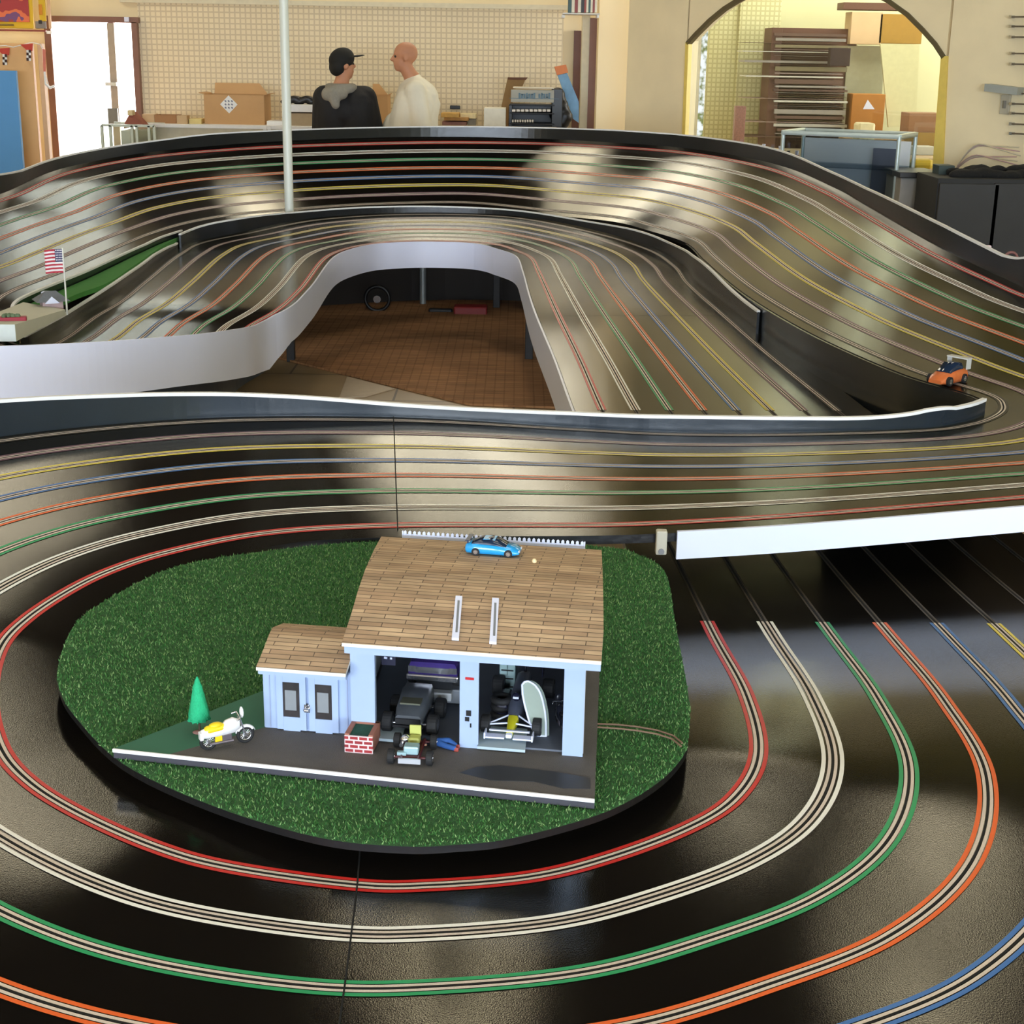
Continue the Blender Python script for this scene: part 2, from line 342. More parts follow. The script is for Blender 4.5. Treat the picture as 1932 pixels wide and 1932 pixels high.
# white side panels
TP=[(-700,668),(0,652),(163,645),(326,634),(417,625),(489,612),(516,594),(563,565),(599.6,525),(628.5,489),(643,470.6),(661,465),(733.6,456),(842,457),(915,461.5),(944,467),(965.5,474),(987,525),(1023.5,633.6),(1078,778.5),(1200,1060)]
BP=[(0,762),(109,746),(326,728),(435,717),(507,699),(527,684),(589,612),(625,568),(654,518),(697,505),(763,499),(842,501),(907,505),(944,514),(962,528.5),(980,583),(998,670),(1034,775)]
def panel(name,ids,off,top,botz,label):
    g=MB(); vs=[]; n=len(ids)
    for k,i in enumerate(ids):
        d=U_[i].copy(); d[2]=0; d/=np.linalg.norm(d); p=pt(i,-off[k])
        for q,z in((p,botz[k]),(p,top[k]),(p-d*.008,top[k]),(p-d*.008,botz[k])): vs.append((q[0],q[1],z))
    fs=[(4*k+j,4*k+(j+1)%4,4*k+4+(j+1)%4,4*k+4+j) for k in range(n-1) for j in range(4)]+[(0,1,2,3),(4*n-1,4*n-2,4*n-3,4*n-4)]
    g.add(vs,fs,0); return g.build(name,M_white,TRK,True,label)
ids=rng_idx(iL0*ND+24,di('i15')+8); off=np.array([mR[i]+.004 for i in ids]); tz=[];bz=[]
for k,i in enumerate(ids):
    p=pt(i,-off[k]); e=(i<di('i1'))
    z=zmatch(p,[q for q in TP if q[0]<=565]) if e else None
    tz.append(p[2]+.006 if z is None else max(z,p[2]+.004)); 
    zb_=zmatch(p,[(-700,800)]+[q for q in BP if q[0]<=560]) if e else None; bz.append(tz[-1]-.15 if zb_ is None else min(zb_,p[2]-.03))
tz=smooth(tz,13); bz=smooth(bz,13)
panel('side_panel',ids,off,tz,bz,'long white curved side panel around the floor opening')
ids=rng_idx(di('d23')+7,di('d26')+40); off=[mR[i]+.003 for i in ids]
tz=[pt(i,-o)[2]+.006 for i,o in zip(ids,off)]
panel('side_panel',ids,off,tz,[z-.058 for z in tz],'straight white side panel of the bridge above the underpass')
i=di('d23')+5; p=pt(i,-mR[i]-.006)
g=MB(); g.box((p[0],p[1],.735),(.022,.02,.05),0,0,bev=.003); g.cyl((p[0],p[1]-.012,.718),(p[0],p[1]-.004,.718),.006,mi=1)
g.build('panel_bracket',[mat('bare_wood_block',(190,186,170),.6),mat('steel',(150,150,150),.35,.9)],TRK,True)
# added dark shade board, then legs and frames that carry the track
M_leg=mat('dark_leg_wood',(38,38,40),.6,0,.2,20)
g=MB()
for i in rng_idx(di('o4'),di('o12'))[::6]:
    pass
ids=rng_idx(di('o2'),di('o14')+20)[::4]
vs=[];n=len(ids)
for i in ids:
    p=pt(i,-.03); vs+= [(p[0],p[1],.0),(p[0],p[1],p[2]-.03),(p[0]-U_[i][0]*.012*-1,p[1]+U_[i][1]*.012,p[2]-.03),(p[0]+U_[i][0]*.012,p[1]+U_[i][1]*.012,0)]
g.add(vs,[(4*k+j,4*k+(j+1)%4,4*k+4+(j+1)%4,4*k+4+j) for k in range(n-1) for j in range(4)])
g.build('shade_board',mat('dark_shade_board',(34,27,22),.7,0,.3,3),TRK,True,'added dark board standing in for the shade under the far side of the track')  # added board, its dark colour stands in for shade beneath the track
# beam under the left turn
ids=rng_idx(iL0*ND+60,di('i1'))[::2]; g=MB(); vs=[];n=len(ids)
for i in ids:
    p=pt(i,.05); q=pt(i,.09); vs+=[(p[0],p[1],p[2]-.26),(p[0],p[1],p[2]-.02),(q[0],q[1],p[2]-.02),(q[0],q[1],p[2]-.26)]
g.add(vs,[(4*k+j,4*k+(j+1)%4,4*k+4+(j+1)%4,4*k+4+j) for k in range(n-1) for j in range(4)]+[(0,1,2,3),(4*n-1,4*n-2,4*n-3,4*n-4)])
g.build('support_beam',mat('blue_grey_beam',(52,60,70),.5,0,.2,10),TRK,True)
def leg(x,y,h,w=.045,z0=0): MB().box((x,y,(h+z0)/2),(w,w,h-z0),0,bev=.004).build('leg',M_leg,TRK,True)
for i,o,dz in ((di('i4'),.3,.03),(di('i10'),.08,.03),(di('i12'),.12,.03),(di('i14'),.1,.03),(di('d5'),.2,.03),(di('d9'),.3,.03),(di('d13'),.2,.03),(di('d16'),.3,.03),(di('d20'),.5,.03),(di('o1'),.3,.03),(di('o4'),.5,.03),(di('o8'),.4,.03),(di('o12'),.4,.03),(iL0*ND+70,.3,.03)):
    p=pt(i,o); leg(p[0],p[1],p[2]-dz)
for a,b in (((-1.03,8.55),(-.1,8.75)),):
    MB().box(((a[0]+b[0])/2,(a[1]+b[1])/2+.5,.44),(1.1,.04,.06),0,0).build('cross_beam',M_leg,TRK,True)
# dark infill board in the gap between the loops
def gapboard(pts,z,name,m,label): 
    return MB().prism([(p[0],p[1]) for p in pts],z-.012,z,0).build(name,m,TRK,True,label)
ki=[pt(i,float(WID[i,0])+.03) for i in rng_idx(di('i13')+4,di('i15')+9)[::3]]
ko=[pt(i,float(WID[i,0])+.03) for i in rng_idx(di('d26')+2,di('o3')-6)[::4]]
gapboard(ki+ko,.575,'infill_board',mat('matt_black_board',(18,15,13),.8),'black board filling the wedge between the two loops')
ki=[pt(i,float(WID[i,0])+.03) for i in rng_idx(di('i13')-24,di('i13')+4)[::4]]
# ---------------------------------------------------------------- lawn board with the garage
ZD=.735
DISC=[(110,1255),(140,1180),(205,1130),(330,1070),(500,1040),(700,1022),(950,1022),(1150,1033),(1205,1047),(1255,1080),(1275,1180),(1300,1320),(1299,1390),(1290,1425),(1250,1470),(1180,1515),(1100,1547),(960,1583),(860,1594),(760,1597),(600,1580),(400,1520),(230,1440),(140,1350),(112,1300)]
dp=[P(*p,ZD)[:2] for p in DISC]
def closedspline(pts,n=6):
    out=[];N=len(pts)
    for i in range(N):
        a,b,c,d=[np.array(pts[(i+k)%N]) for k in(-1,0,1,2)]
        for k in range(n):
            t=k/n; out.append(.5*((2*b)+(-a+c)*t+(2*a-5*b+4*c-d)*t*t+(-a+3*b-3*c+d)*t**3))
    return out
dsp=closedspline(dp)
M_turf=mat('turf_backing',(48,92,50),.95,0,.5,90,.4,400)
LAWN=thing('lawn_board','rounded board of green artificial grass inside the near track curve','lawn board',(-.2,2.1,ZD-.02))
MB().prism(dsp,ZD-.010,ZD,0,1).build('board',[M_deckside,M_turf],LAWN,True)
m=bpy.data.materials.new('artificial_grass'); m.use_nodes=True; nt=m.node_tree; b=nt.nodes['Principled BSDF']; b.inputs['Roughness'].default_value=.95
gi=nt.nodes.new('ShaderNodeNewGeometry'); cr=nt.nodes.new('ShaderNodeValToRGB'); e=cr.color_ramp.elements
e[0].color=(*lin((44,88,44)),1); e[1].color=(*lin((140,170,112)),1); x=cr.color_ramp.elements.new(.6); x.color=(*lin((74,126,66)),1); b.inputs['Specular IOR Level'].default_value=.15
nt.links.new(gi.outputs['Random Per Island'],cr.inputs[0]); nt.links.new(cr.outputs[0],b.inputs['Base Color']); MATS['grass']=m
from mathutils.geometry import intersect_point_tri_2d
def inside(poly,X,Y):
    c=np.zeros(len(X),bool); n=len(poly)
    for i in range(n):
        x0,y0=poly[i];x1,y1=poly[(i+1)%n]
        if y0==y1: continue
        k=((y0>Y)!=(y1>Y))&(X<(x1-x0)*(Y-y0)/(y1-y0)+x0); c^=k
    return c
X=rng.uniform(-.75,.32,95000);Y=rng.uniform(1.58,2.8,95000); k=inside(dsp,X,Y); X=X[k];Y=Y[k]; n=len(X)
an=rng.uniform(0,2*np.pi,n); hh=rng.uniform(.0025,.0055,n); w=.0011; lx=rng.normal(0,.0018,n);ly=rng.normal(0,.0018,n)
V=np.zeros((n,3,3)); V[:,0]=np.stack([X-np.cos(an)*w,Y-np.sin(an)*w,np.full(n,ZD)],1); V[:,1]=np.stack([X+np.cos(an)*w,Y+np.sin(an)*w,np.full(n,ZD)],1); V[:,2]=np.stack([X+lx,Y+ly,ZD+hh],1)
me=bpy.data.meshes.new('turf'); V=V.reshape(-1,3)-np.array(LAWN.location); me.from_pydata(V.tolist(),[],np.arange(3*n).reshape(-1,3).tolist()); me.materials.append(m)
o=bpy.data.objects.new('turf',me); COL.objects.link(o); o.parent=LAWN; o['kind']='stuff'
# brown wire lying on the turf
g=MB(); g.tube([P(*q,ZD+.006) for q in ((1126,1366),(1160,1367),(1200,1371),(1240,1378),(1270,1388),(1287,1402))],.0016,0,6); g.tube([P(*q,ZD+.006) for q in ((1126,1372),(1160,1374),(1200,1378),(1240,1385),(1268,1394),(1285,1408))],.0014,0,6)
tag(g.build('wire',mat('brown_wire',(122,96,76),.6),None),'thin brown double wire lying on the grass right of the garage','wire')
# garage, local frame: x along the front, y to the back, z up from the base plate
GA=P(885,1411,.75); GB=P(1073,1426,.75); gu=unit2(GB-GA); GRZ=math.atan2(gu[1],gu[0])
def G2W(u,v,z): c,s=math.cos(GRZ),math.sin(GRZ); return (GA[0]+u*c-v*s,GA[1]+u*s+v*c,.75+z)
M_gw=mat('pale_blue_white_paint',(158,176,208),.55,0,.05,40); M_shing=brickmat('wood_shingles',(198,170,136),(168,138,108),(104,86,70),.062,.0098,.0007,.5,.75,.5,'xy',0,.35,45)
M_asph=mat('grey_asphalt_paint',(86,82,80),.85,0,.35,14,.3,600); M_gin=mat('garage_inner_grey',(176,178,180),.8,0,.15,20); M_gfl=mat('garage_floor_grey',(92,98,110),.6,0,.25,20)
M_grn=mat('green_painted_board',(44,100,78),.75,0,.15,20); M_blk=mat('black_plastic',(20,20,22),.4,0,.2,30); M_red=mat('red_plastic',(180,30,34),.4,0,.15,30)
GAR=thing('model_garage','model two-bay garage with tan shingle roof and pale blue-white front','model garage',tuple(GA),GRZ)
base=[(-.474,-.088),(.183,-.117),(.183,.36),(-.19,.36),(-.30,.16)]
MB().prism(base,-.0135,-.001,0).build('base_plate',[mat('base_board_side',(60,58,66),.6)],GAR)
MB().prism([(-.395,-.0905),(.183,-.1155),(.183,.36),(-.17,.36),(-.285,.02)],-.001,.0,0).build('forecourt',M_asph,GAR,label='dark grey asphalt forecourt')
MB().prism([(-.474,-.087),(-.395,-.0905),(-.285,.02),(-.17,.36),(-.19,.36),(-.30,.16)],-.001,.0002,0).build('painted_lawn',M_grn,GAR,label='green painted strip')
g=MB(); g.plate([(-.474,-.088,-.0038),(.183,-.117,-.0038),(.183,-.117,.0010),(-.474,-.088,.0010)],(0,-.0025,0)); g.build('edge_strip',mat('white_edge_tape',(235,235,240),.5),GAR)
g=MB(); g.prism([(.10,-.083),(.14,-.095),(.175,-.09),(.172,-.06),(.12,-.05),(.05,-.045),(.02,-.055),(.0,-.075),(.045,-.09)],0,.0006); g.build('oil_stain',mat('oil_stain',(46,46,48),.5,0,.2,30),GAR)
g=MB(); g.box((-.148,.006,.0685),(.034,.014,.137)); g.build('corner_post',M_gw,GAR)
g=MB(); g.box((-.0005,.006,.07),(.026,.012,.14)); po=g.build('centre_post',M_gw,GAR)
MB().box((-.0,-.0004,.103),(.012,.001,.0035)).build('red_sticker',M_red,po); g=MB(); g.box((-.001,-.0004,.052),(.007,.001,.008)); g.box((-.003,-.0004,.043),(.006,.001,.006)); g.box((.002,-.0004,.034),(.002,.001,.006),0); g.build('black_sticker',M_blk,po)
g=MB(); g.box((.142,.006,.07),(.028,.012,.14)); g.box((.1505,.02,.07),(.01,.03,.14)); g.build('corner_post',M_gw,GAR)
g=MB(); g.box((.006,-.024,.1465),(.344,.006,.016)); g.box((.006,-.002,.1395),(.322,.044,.004)); g.build('fascia',M_gw,GAR)
g=MB()
for x,w in ((-.162,.005),(.155,.004)): g.box((x,.175,.07),(w,.33,.14))
g.box((0,.335,.07),(.32,.005,.14)); g.box((0,.17,.135),(.31,.32,.002)); g.build('wall',[M_gin],GAR)
g=MB(); g.box((0,.172,.0014),(.31,.325,.0028)); g.build('bay_floor',M_gfl,GAR)
for q_,d_ in (((.045,.028,.004),(.066,.066,.004)),((-.112,.03,.004),(.036,.07,.004))): MB().box(q_,d_).build('floor_slab',mat('pale_slab',(168,186,196),.5),GAR)
def roof(name,x0,x1,prof,parent,th=.005,strips=True):
    g=MB(); vs=[]; n=len(prof)
    for (y,z) in prof: vs+=[(x0,y,z),(x1,y,z)]
    for (y,z) in prof: vs+=[(x0,y,z-th),(x1,y,z-th)]
    g.add(vs,[(2*k,2*k+1,2*k+3,2*k+2) for k in range(n-1)],0)
    g.add(vs,[(2*n+2*k,2*n+2*k+2,2*n+2*k+3,2*n+2*k+1) for k in range(n-1)]+[(0,1,2*n+1,2*n),(2*n-2,4*n-2,4*n-1,2*n-1)]+[(2*k,2*k+2,2*n+2*k+2,2*n+2*k) for k in range(n-1)]+[(2*k+1,2*n+2*k+1,2*n+2*k+3,2*k+3) for k in range(n-1)],1)
    # shingle butts as thin overlapping slips of their own height
    return g.build(name,[M_shing,mat('roof_edge_pale',(214,206,190),.7)],parent)
rp=[(-.032,.155),(.04,.172),(.10,.182),(.17,.188),(.26,.187),(.345,.181)]
rf=roof('shingle_roof',-.168,.179,rp,GAR)
# vents lying on the roof
def roofz(y): 
    for a,b in zip(rp[:-1],rp[1:]):
        if a[0]<=y<=b[0]: return a[1]+(b[1]-a[1])*(y-a[0])/(b[0]-a[0])
for (pa,pb) in (((866,1130),(859,1210)),((935,1134),(930,1217))):
    def onroof(q):
        lo=None
        for zz in np.linspace(.90,.945,46):
            w=P(*q,zz); d=np.array(w[:2])-GA[:2]; c,s=math.cos(GRZ),math.sin(GRZ); u=d[0]*c+d[1]*s; v=-d[0]*s+d[1]*c
            if -.032<=v<=.345:
                e=abs(roofz(v)-(zz-.75))
                if lo is None or e<lo[0]: lo=(e,u,v,zz-.75)
        return Vector(lo[1:])
    a=onroof(pa);c=onroof(pb); a.x+=.095*max(0,a.y); c.x+=.095*max(0,c.y); g=MB(); d=(c-a); L=d.length; ax=d.normalized(); M=Matrix((Vector((1,0,0)),ax,Vector((1,0,0)).cross(ax))).transposed()
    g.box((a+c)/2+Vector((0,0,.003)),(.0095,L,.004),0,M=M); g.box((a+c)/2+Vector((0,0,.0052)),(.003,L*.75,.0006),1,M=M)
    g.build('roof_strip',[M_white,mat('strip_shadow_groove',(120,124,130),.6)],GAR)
bb=onroof((1008,1061)); bb.x+=.095*bb.y; MB().ball(bb+Vector((0,0,.002)),.004,0,10).build('roof_knob',mat('cream_knob',(228,206,160),.5),GAR)
# annex
g=MB(); g.box((-.2275,.016,.05),(.127,.005,.1)); g.box((-.29,.075,.047),(.005,.12,.094)); g.box((-.2275,.14,.047),(.127,.005,.094))
for x in (-.283,-.268,-.1855,-.172): g.box((x,.0128,.05),(.0012,.001,.096),1)
g.build('annex_wall',[M_gw,mat('panel_groove',(150,160,190),.6)],GAR)
for sx,hx in ((-.2515,-.2305),(-.2055,-.2275)):
    g=MB(); w=.042; 
    for dx in (-w/2+.0045,w/2-.0045): g.box((sx+dx,.0105,.044),(.009,.004,.084))
    g.box((sx,.0105,.0105),(w-.0181,.0036,.021)); g.box((sx,.0105,.0795),(w-.0181,.0036,.012))
    dr=g.build('door',M_gw,GAR)
    gl=MB(); gl.box((sx,.011,.046),(w-.016,.002,.056)); gl.build('door_window',mat('dim_window_film',(58,54,54),.15,0,.6,60),dr)
    q=MB(); q.box((sx-.001,.0098,.046),(.016,.0006,.030)); q.build('window_notice',mat('notice_paper_grey',(128,132,136),.6,0,.1,90),dr)
    g=MB(); g.cyl((hx,.008,.036),(hx,.003,.036),.002); g.ball((hx,.002,.036),.003,0,8); g.box((hx,.0083,.036),(.005,.001,.012)); g.build('handle',mat('chrome',(210,210,215),.15,.9),dr)
g=MB(); g.box((-.2265,-.022,.1045),(.122,.006,.012)); g.box((-.2265,-.002,.098),(.122,.04,.003)); g.build('fascia',M_gw,GAR)
roof('annex_roof',-.2885,-.164,[(-.03,.110),(.01,.121),(.045,.127),(.07,.128),(.145,.105)],GAR)
# posters inside the left bay
g=MB(); 
for k in range(22):
    r=random.random; g.box((-.1255+r()*.012,.06,.095+r()*.04),(.003,.001,.003),random.choice([0,0,1]))
g.box((-.120,.062,.112),(.02,.001,.05),1); g.build('speckled_banner',[M_white,mat('navy_banner',(26,26,52),.6)],GAR)
for q_,d_,m_ in (((-.10,.331,.05),(.04,.002,.05),mat('pale_poster',(176,180,176),.6)),((.03,.331,.095),(.07,.003,.02),mat('brown_board',(56,42,36),.6)),((.10,.331,.05),(.09,.003,.06),MATS.get('brown_board') or mat('brown_board',(56,42,36),.6))): MB().box(q_,d_).build('back_wall_board',m_,GAR)
for ch in list(GAR.children_recursive):
    for v_ in ch.data.vertices: v_.co.x-=.095*max(0,v_.co.y)
# picket fence behind the garage
FN=thing('picket_fence','low white toy picket fence behind the garage roof','fence',G2W(-.02,.37,-.015),GRZ)
fz=None
def hv(px,py,v):
    d=ray(px,py); nrm=np.array([-math.sin(GRZ),math.cos(GRZ),0]); o=np.array([0,0,HC]); C=np.array(G2W(0,v,0)); t=((C-o)@nrm)/(d@nrm); q=o+d*t; return ((q-C)@np.array([math.cos(GRZ),math.sin(GRZ),0]),q[2])
fl=hv(760,1003,.37); fr=hv(1103,1030,.37); ft=(fl[1]+fr[1])/2-.735+.004
g=MB(); npk=38; x0=fl[0]+.02;x1=fr[0]+.02
g.box(((x0+x1)/2,.0,(ft-.005)/2),(x1-x0,.0015,ft-.005)); g.build('rail_panel',M_white,FN); g=MB()
for k in range(npk):
    x=x0+(x1-x0)*(k+.5)/npk; w=(x1-x0)/npk*.3
    g.plate([(x-w,-.0012,.002),(x+w,-.0012,.002),(x+w,-.0012,ft-.001),(x,-.0012,ft+.001),(x-w,-.0012,ft-.001)],(0,.0024,0))
g.box((x0,0,ft*.5),(.002,.003,ft)); g.box((x1,0,ft*.5),(.002,.003,ft)); g.build('pickets',M_white,FN)
# brick planter
PL=thing('brick_planter','small red brick planter filled with green, in front of the garage','planter',G2W(-.1445,-.043,0),GRZ)
M_brick=brickmat('toy_brick',(160,44,48),(136,34,42),(222,200,200),.013,.0062,.0011,.5,.7,.3,'xz',0,.15,60)
M_btan=mat('tan_brick_rim',(158,104,88),.8,0,.2,80)
g=MB(); g.box((0,.002,.0125),(.039,.002,.025)); g.build('front_face',M_brick,PL)
g=MB()
for x in (-.0165,.0165): g.box((x,.024,.0145),(.006,.042,.025))
g.box((0,.044,.0145),(.039,.005,.025)); g.build('rim',M_btan,PL); MB().box((0,.023,.012),(.027,.038,.024)).build('planting',mat('planter_green',(36,84,66),.9,0,.3,200,.5),PL)
# toy fir tree
tw=P(377,1383,.75); TR=thing('toy_fir_tree','tiny bright green toy fir tree on a brown foot, left of the garage','toy tree',tuple(tw)); TR.scale=(.72,.72,1)
g=MB(); rr=[(.022,.0205),(.030,.019),(.045,.015),(.058,.0115),(.07,.0085),(.08,.004),(.085,.001)]
rings=[]
for k,(z,r) in enumerate([(.019,.012)]+rr):
    rings.append([Vector(((r*(1+.12*math.sin(7*t+k*1.9)+random.uniform(-.06,.06)))*math.cos(t),(r*(1+.12*math.sin(7*t+k*1.9)))*math.sin(t),z)) for t in [2*math.pi*j/28 for j in range(28)]])
g.loft(rings)
for k in range(260):
    z=random.uniform(.02,.08); r=.0205*(1-(z-.02)/.066); t=random.uniform(0,6.28); g.ball((r*math.cos(t),r*math.sin(t),z),.0018,0,6)
g.build('foliage',mat('toy_tree_green',(34,176,122),.8,0,.3,300,.4),TR)
MB().cyl((0,0,0),(0,0,.022),.0025,.002).build('trunk',mat('toy_trunk',(70,56,40),.8),TR)
g=MB(); g.ball((0,0,.001),.012,0,12,(1.2,.7,.28)); g.build('foot',mat('toy_tree_foot',(128,92,84),.8,0,.2,200),TR)
# ---------------------------------------------------------------- toy vehicles
M_tyre=mat('toy_tyre',(24,24,26),.75,0,.2,200); M_chr=mat('chrome',(210,210,215),.15,.9); M_win=mat('dark_toy_glass',(30,44,66),.1)
def wheel(parent,c,R,w,hub=None,name='wheel',ax='y'):
    g=MB(); c=Vector(c); a=Vector((0,w/2,0)) if ax=='y' else Vector((w/2,0,0))
    prof=[(-1,.62),(-1,.9),(-.8,1),(.8,1),(1,.9),(1,.62)]
    rings=[]
    for (t,r) in prof:
        rings.append([c+a*t+(Vector((math.cos(q)*R*r,0,math.sin(q)*R*r)) if ax=='y' else Vector((0,math.cos(q)*R*r,math.sin(q)*R*r))) for q in [2*math.pi*j/20 for j in range(20)]])
    g.loft(rings,0,True,False); o=g.build(name,M_tyre,parent)
    h=MB(); h.cyl(c-a*1.03,c+a*1.03,R*.55,R*.55,0,14); h.cyl(c-a*1.1,c+a*1.1,R*.15,R*.15,0,8); h.build('hub',hub or M_chr,o); return o
def carbody(st):
    """stations (x, halfwidth, zlow, zmid, ztop, halfwidth_top)"""
    rings=[]
    for (x,w,z0,z1,z2,wt) in st:
        rings.append([Vector(p) for p in ((x,-w*.96,z0),(x,-w,(z0+z1)/2),(x,-w*.97,z1),(x,-wt,z2),(x,0,z2+.0005),(x,wt,z2),(x,w*.97,z1),(x,w,(z0+z1)/2),(x,w*.96,z0),(x,0,z0))])
    return rings
def toy_coupe(name,label,loc,rz,L,col,glassmat,scale=1,group=None):
    t=thing(name,label,'toy car',loc,rz); s=L
    W=.22*s; body=mat(name+'_paint_%d'%col[0],col,.2,0,.08,60,coat=.5)
    st=[(-.5*s,W*.8,.07*s,.13*s,.17*s,W*.7),(-.47*s,W*.95,.05*s,.15*s,.20*s,W*.85),(-.3*s,W,.045*s,.16*s,.215*s,W*.86),(0,W,.045*s,.16*s,.205*s,W*.88),(.22*s,W,.045*s,.15*s,.19*s,W*.86),(.4*s,W*.95,.05*s,.12*s,.155*s,W*.75),(.49*s,W*.75,.06*s,.09*s,.11*s,W*.55)]
    MB().loft(carbody(st)).build('body',body,t)
    st=[(-.40*s,W*.8,.19*s,.2*s,.205*s,W*.7),(-.22*s,W*.82,.19*s,.24*s,.285*s,W*.62),(-.02*s,W*.84,.19*s,.24*s,.30*s,W*.64),(.1*s,W*.83,.185*s,.22*s,.27*s,W*.62),(.25*s,W*.8,.17*s,.185*s,.19*s,W*.7)]
    cb=MB().loft(carbody(st)).build('cabin',glassmat,t)
    MB().box((-.07*s,0,.293*s),(.22*s,W*1.15,.012*s),bev=.003*s).build('roof_panel',body,t)
    g=MB(); g.box((-.46*s,0,.27*s),(.08*s,W*1.7,.012*s)); g.box((-.46*s,W*.6,.235*s),(.03*s,.012*s,.07*s)); g.box((-.46*s,-W*.6,.235*s),(.03*s,.012*s,.07*s)); g.build('spoiler',mat('dark_navy_plastic',(30,40,70),.4),t)
    g=MB(); g.box((.485*s,W*.5,.105*s),(.02*s,.07*s,.03*s)); g.box((.485*s,-W*.5,.105*s),(.02*s,.07*s,.03*s)); g.build('headlight',mat('lamp_plastic',(220,224,230),.1),t)
    for x in (-.3*s,.3*s):
        for y in (-1,1): wheel(t,(x,y*W*.92,.075*s),.075*s,.055*s)
    return t
bc=onroof((932,1045)); w=G2W(bc.x,bc.y,bc.z)
toy_coupe('toy_coupe','bright blue toy race coupe parked on the garage roof',(w[0],w[1],w[2]+.001),GRZ-.04,.083,(40,150,214),M_win)
# purple car on a lift at the back of the left bay
LIFT=thing('car_lift','grey block lift under the purple car in the left bay','car lift',G2W(-.075,.155,.0028),GRZ)
MB().box((0,.03,.014),(.085,.12,.022),bev=.002).build('platform',mat('lift_grey',(120,124,130),.5),LIFT)
g=MB(); g.box((0,-.04,.02),(.06,.012,.012)); g.build('ramp_lip',M_gin,LIFT)
t=thing('toy_pickup','purple toy pickup with chrome bumper, nose out at the back of the left bay','toy car',G2W(-.075,.172,.028),GRZ)
M_pur=mat('purple_metallic_paint',(66,50,120),.25,.3,.2,60)
def rotp(st): return [[Vector((p.y,-p.x,p.z)) for p in r] for r in carbody(st)]
MB().loft(rotp([(-.08,.036,.012,.035,.045,.033),(-.02,.037,.012,.036,.048,.034),(.03,.037,.012,.036,.046,.034),(.048,.036,.014,.034,.04,.032)])).build('body',M_pur,t)
MB().loft(rotp([(-.05,.033,.044,.06,.072,.027),(-.01,.033,.044,.06,.074,.028),(.015,.032,.044,.05,.053,.030)])).build('cab',mat('violet_glass',(74,62,110),.12),t)
g=MB(); g.box((0,-.051,.018),(.076,.006,.009),bev=.002); g.box((0,-.049,.029),(.05,.003,.009)); g.box((-.03,-.049,.03),(.011,.004,.009)); g.box((.03,-.049,.03),(.011,.004,.009)); g.build('bumper',M_chr,t)
for x in (-.033,.033):
    for y in (-.03,.055): wheel(t,(x,y,.012),.012,.011,None,'wheel','x')
# dark truck with big wheels
t=thing('toy_monster_truck','dark grey toy truck with oversized black wheels in the left bay','toy truck',G2W(-.088,.056,.0028),GRZ); t.scale=(.84,.84,.78)
M_dg=mat('dark_grey_paint',(70,74,80),.4,0,.3,60)
MB().loft(rotp([(-.05,.024,.025,.045,.056,.02),(-.01,.026,.022,.048,.064,.022),(.03,.025,.022,.044,.05,.022),(.05,.022,.024,.036,.04,.018)])).build('body',M_dg,t)
g=MB(); g.box((0,-.052,.03),(.042,.004,.01)); g.box((0,-.05,.02),(.05,.006,.005)); g.build('grille',M_blk,t)
g=MB(); g.box((0,-.02,.0555),(.034,.03,.003)); g.build('hood_scoop',mat('olive_grey',(84,86,72),.5),t)
g=MB(); g.cyl((-.035,-.035,.018),(.035,-.035,.018),.0025); g.cyl((-.035,.035,.018),(.035,.035,.018),.0025); g.build('axle',M_chr,t)
for x in (-.038,.038):
    for y in (-.032,.035): wheel(t,(x,y,.018),.018,.017,mat('dull_hub',(60,62,70),.5),'wheel','x')
# open kart with exposed engine and its mechanic
kw=P(775,1438,.75)
t=thing('toy_kart','small open toy kart with silver engine in front of the left bay','toy car',tuple(kw),GRZ+.06)
g=MB()
for x in(-.012,.012): g.cyl((x,-.012,.010),(x,.05,.010),.002)
g.cyl((-.022,-.004,.009),(.022,-.004,.009),.0018); g.cyl((-.022,.045,.009),(.022,.045,.009),.0018); g.box((0,.02,.009),(.022,.05,.002)); g.build('chassis',mat('dark_red_frame',(84,28,32),.4),t)
g=MB(); g.box((0,.008,.016),(.02,.016,.012),bev=.002); g.box((-.012,.0,.012),(.012,.006,.006)); g.build('engine',mat('pale_cyan_metal',(168,200,206),.3,.3),t)
g=MB(); g.ball((-.012,.032,.018),.007,0,10); g.cyl((-.016,.02,.014),(-.016,.045,.014),.003); g.build('exhaust',M_chr,t)
g=MB(); g.box((0,.034,.017),(.016,.016,.010),bev=.003); g.box((0,.044,.026),(.016,.003,.016),bev=.001); g.build('seat',mat('yellow_green_seat',(176,180,96),.6),t)
g=MB(); g.box((-.0,-.013,.008),(.030,.003,.007)); g.build('front_bumper',mat('silver_paint',(206,208,216),.3,.4),t)
for x,y in ((-.026,-.004),(.026,-.004),(-.025,.045),(.025,.045)): wheel(t,(x,y,.010),.010,.009,None,'wheel','x')
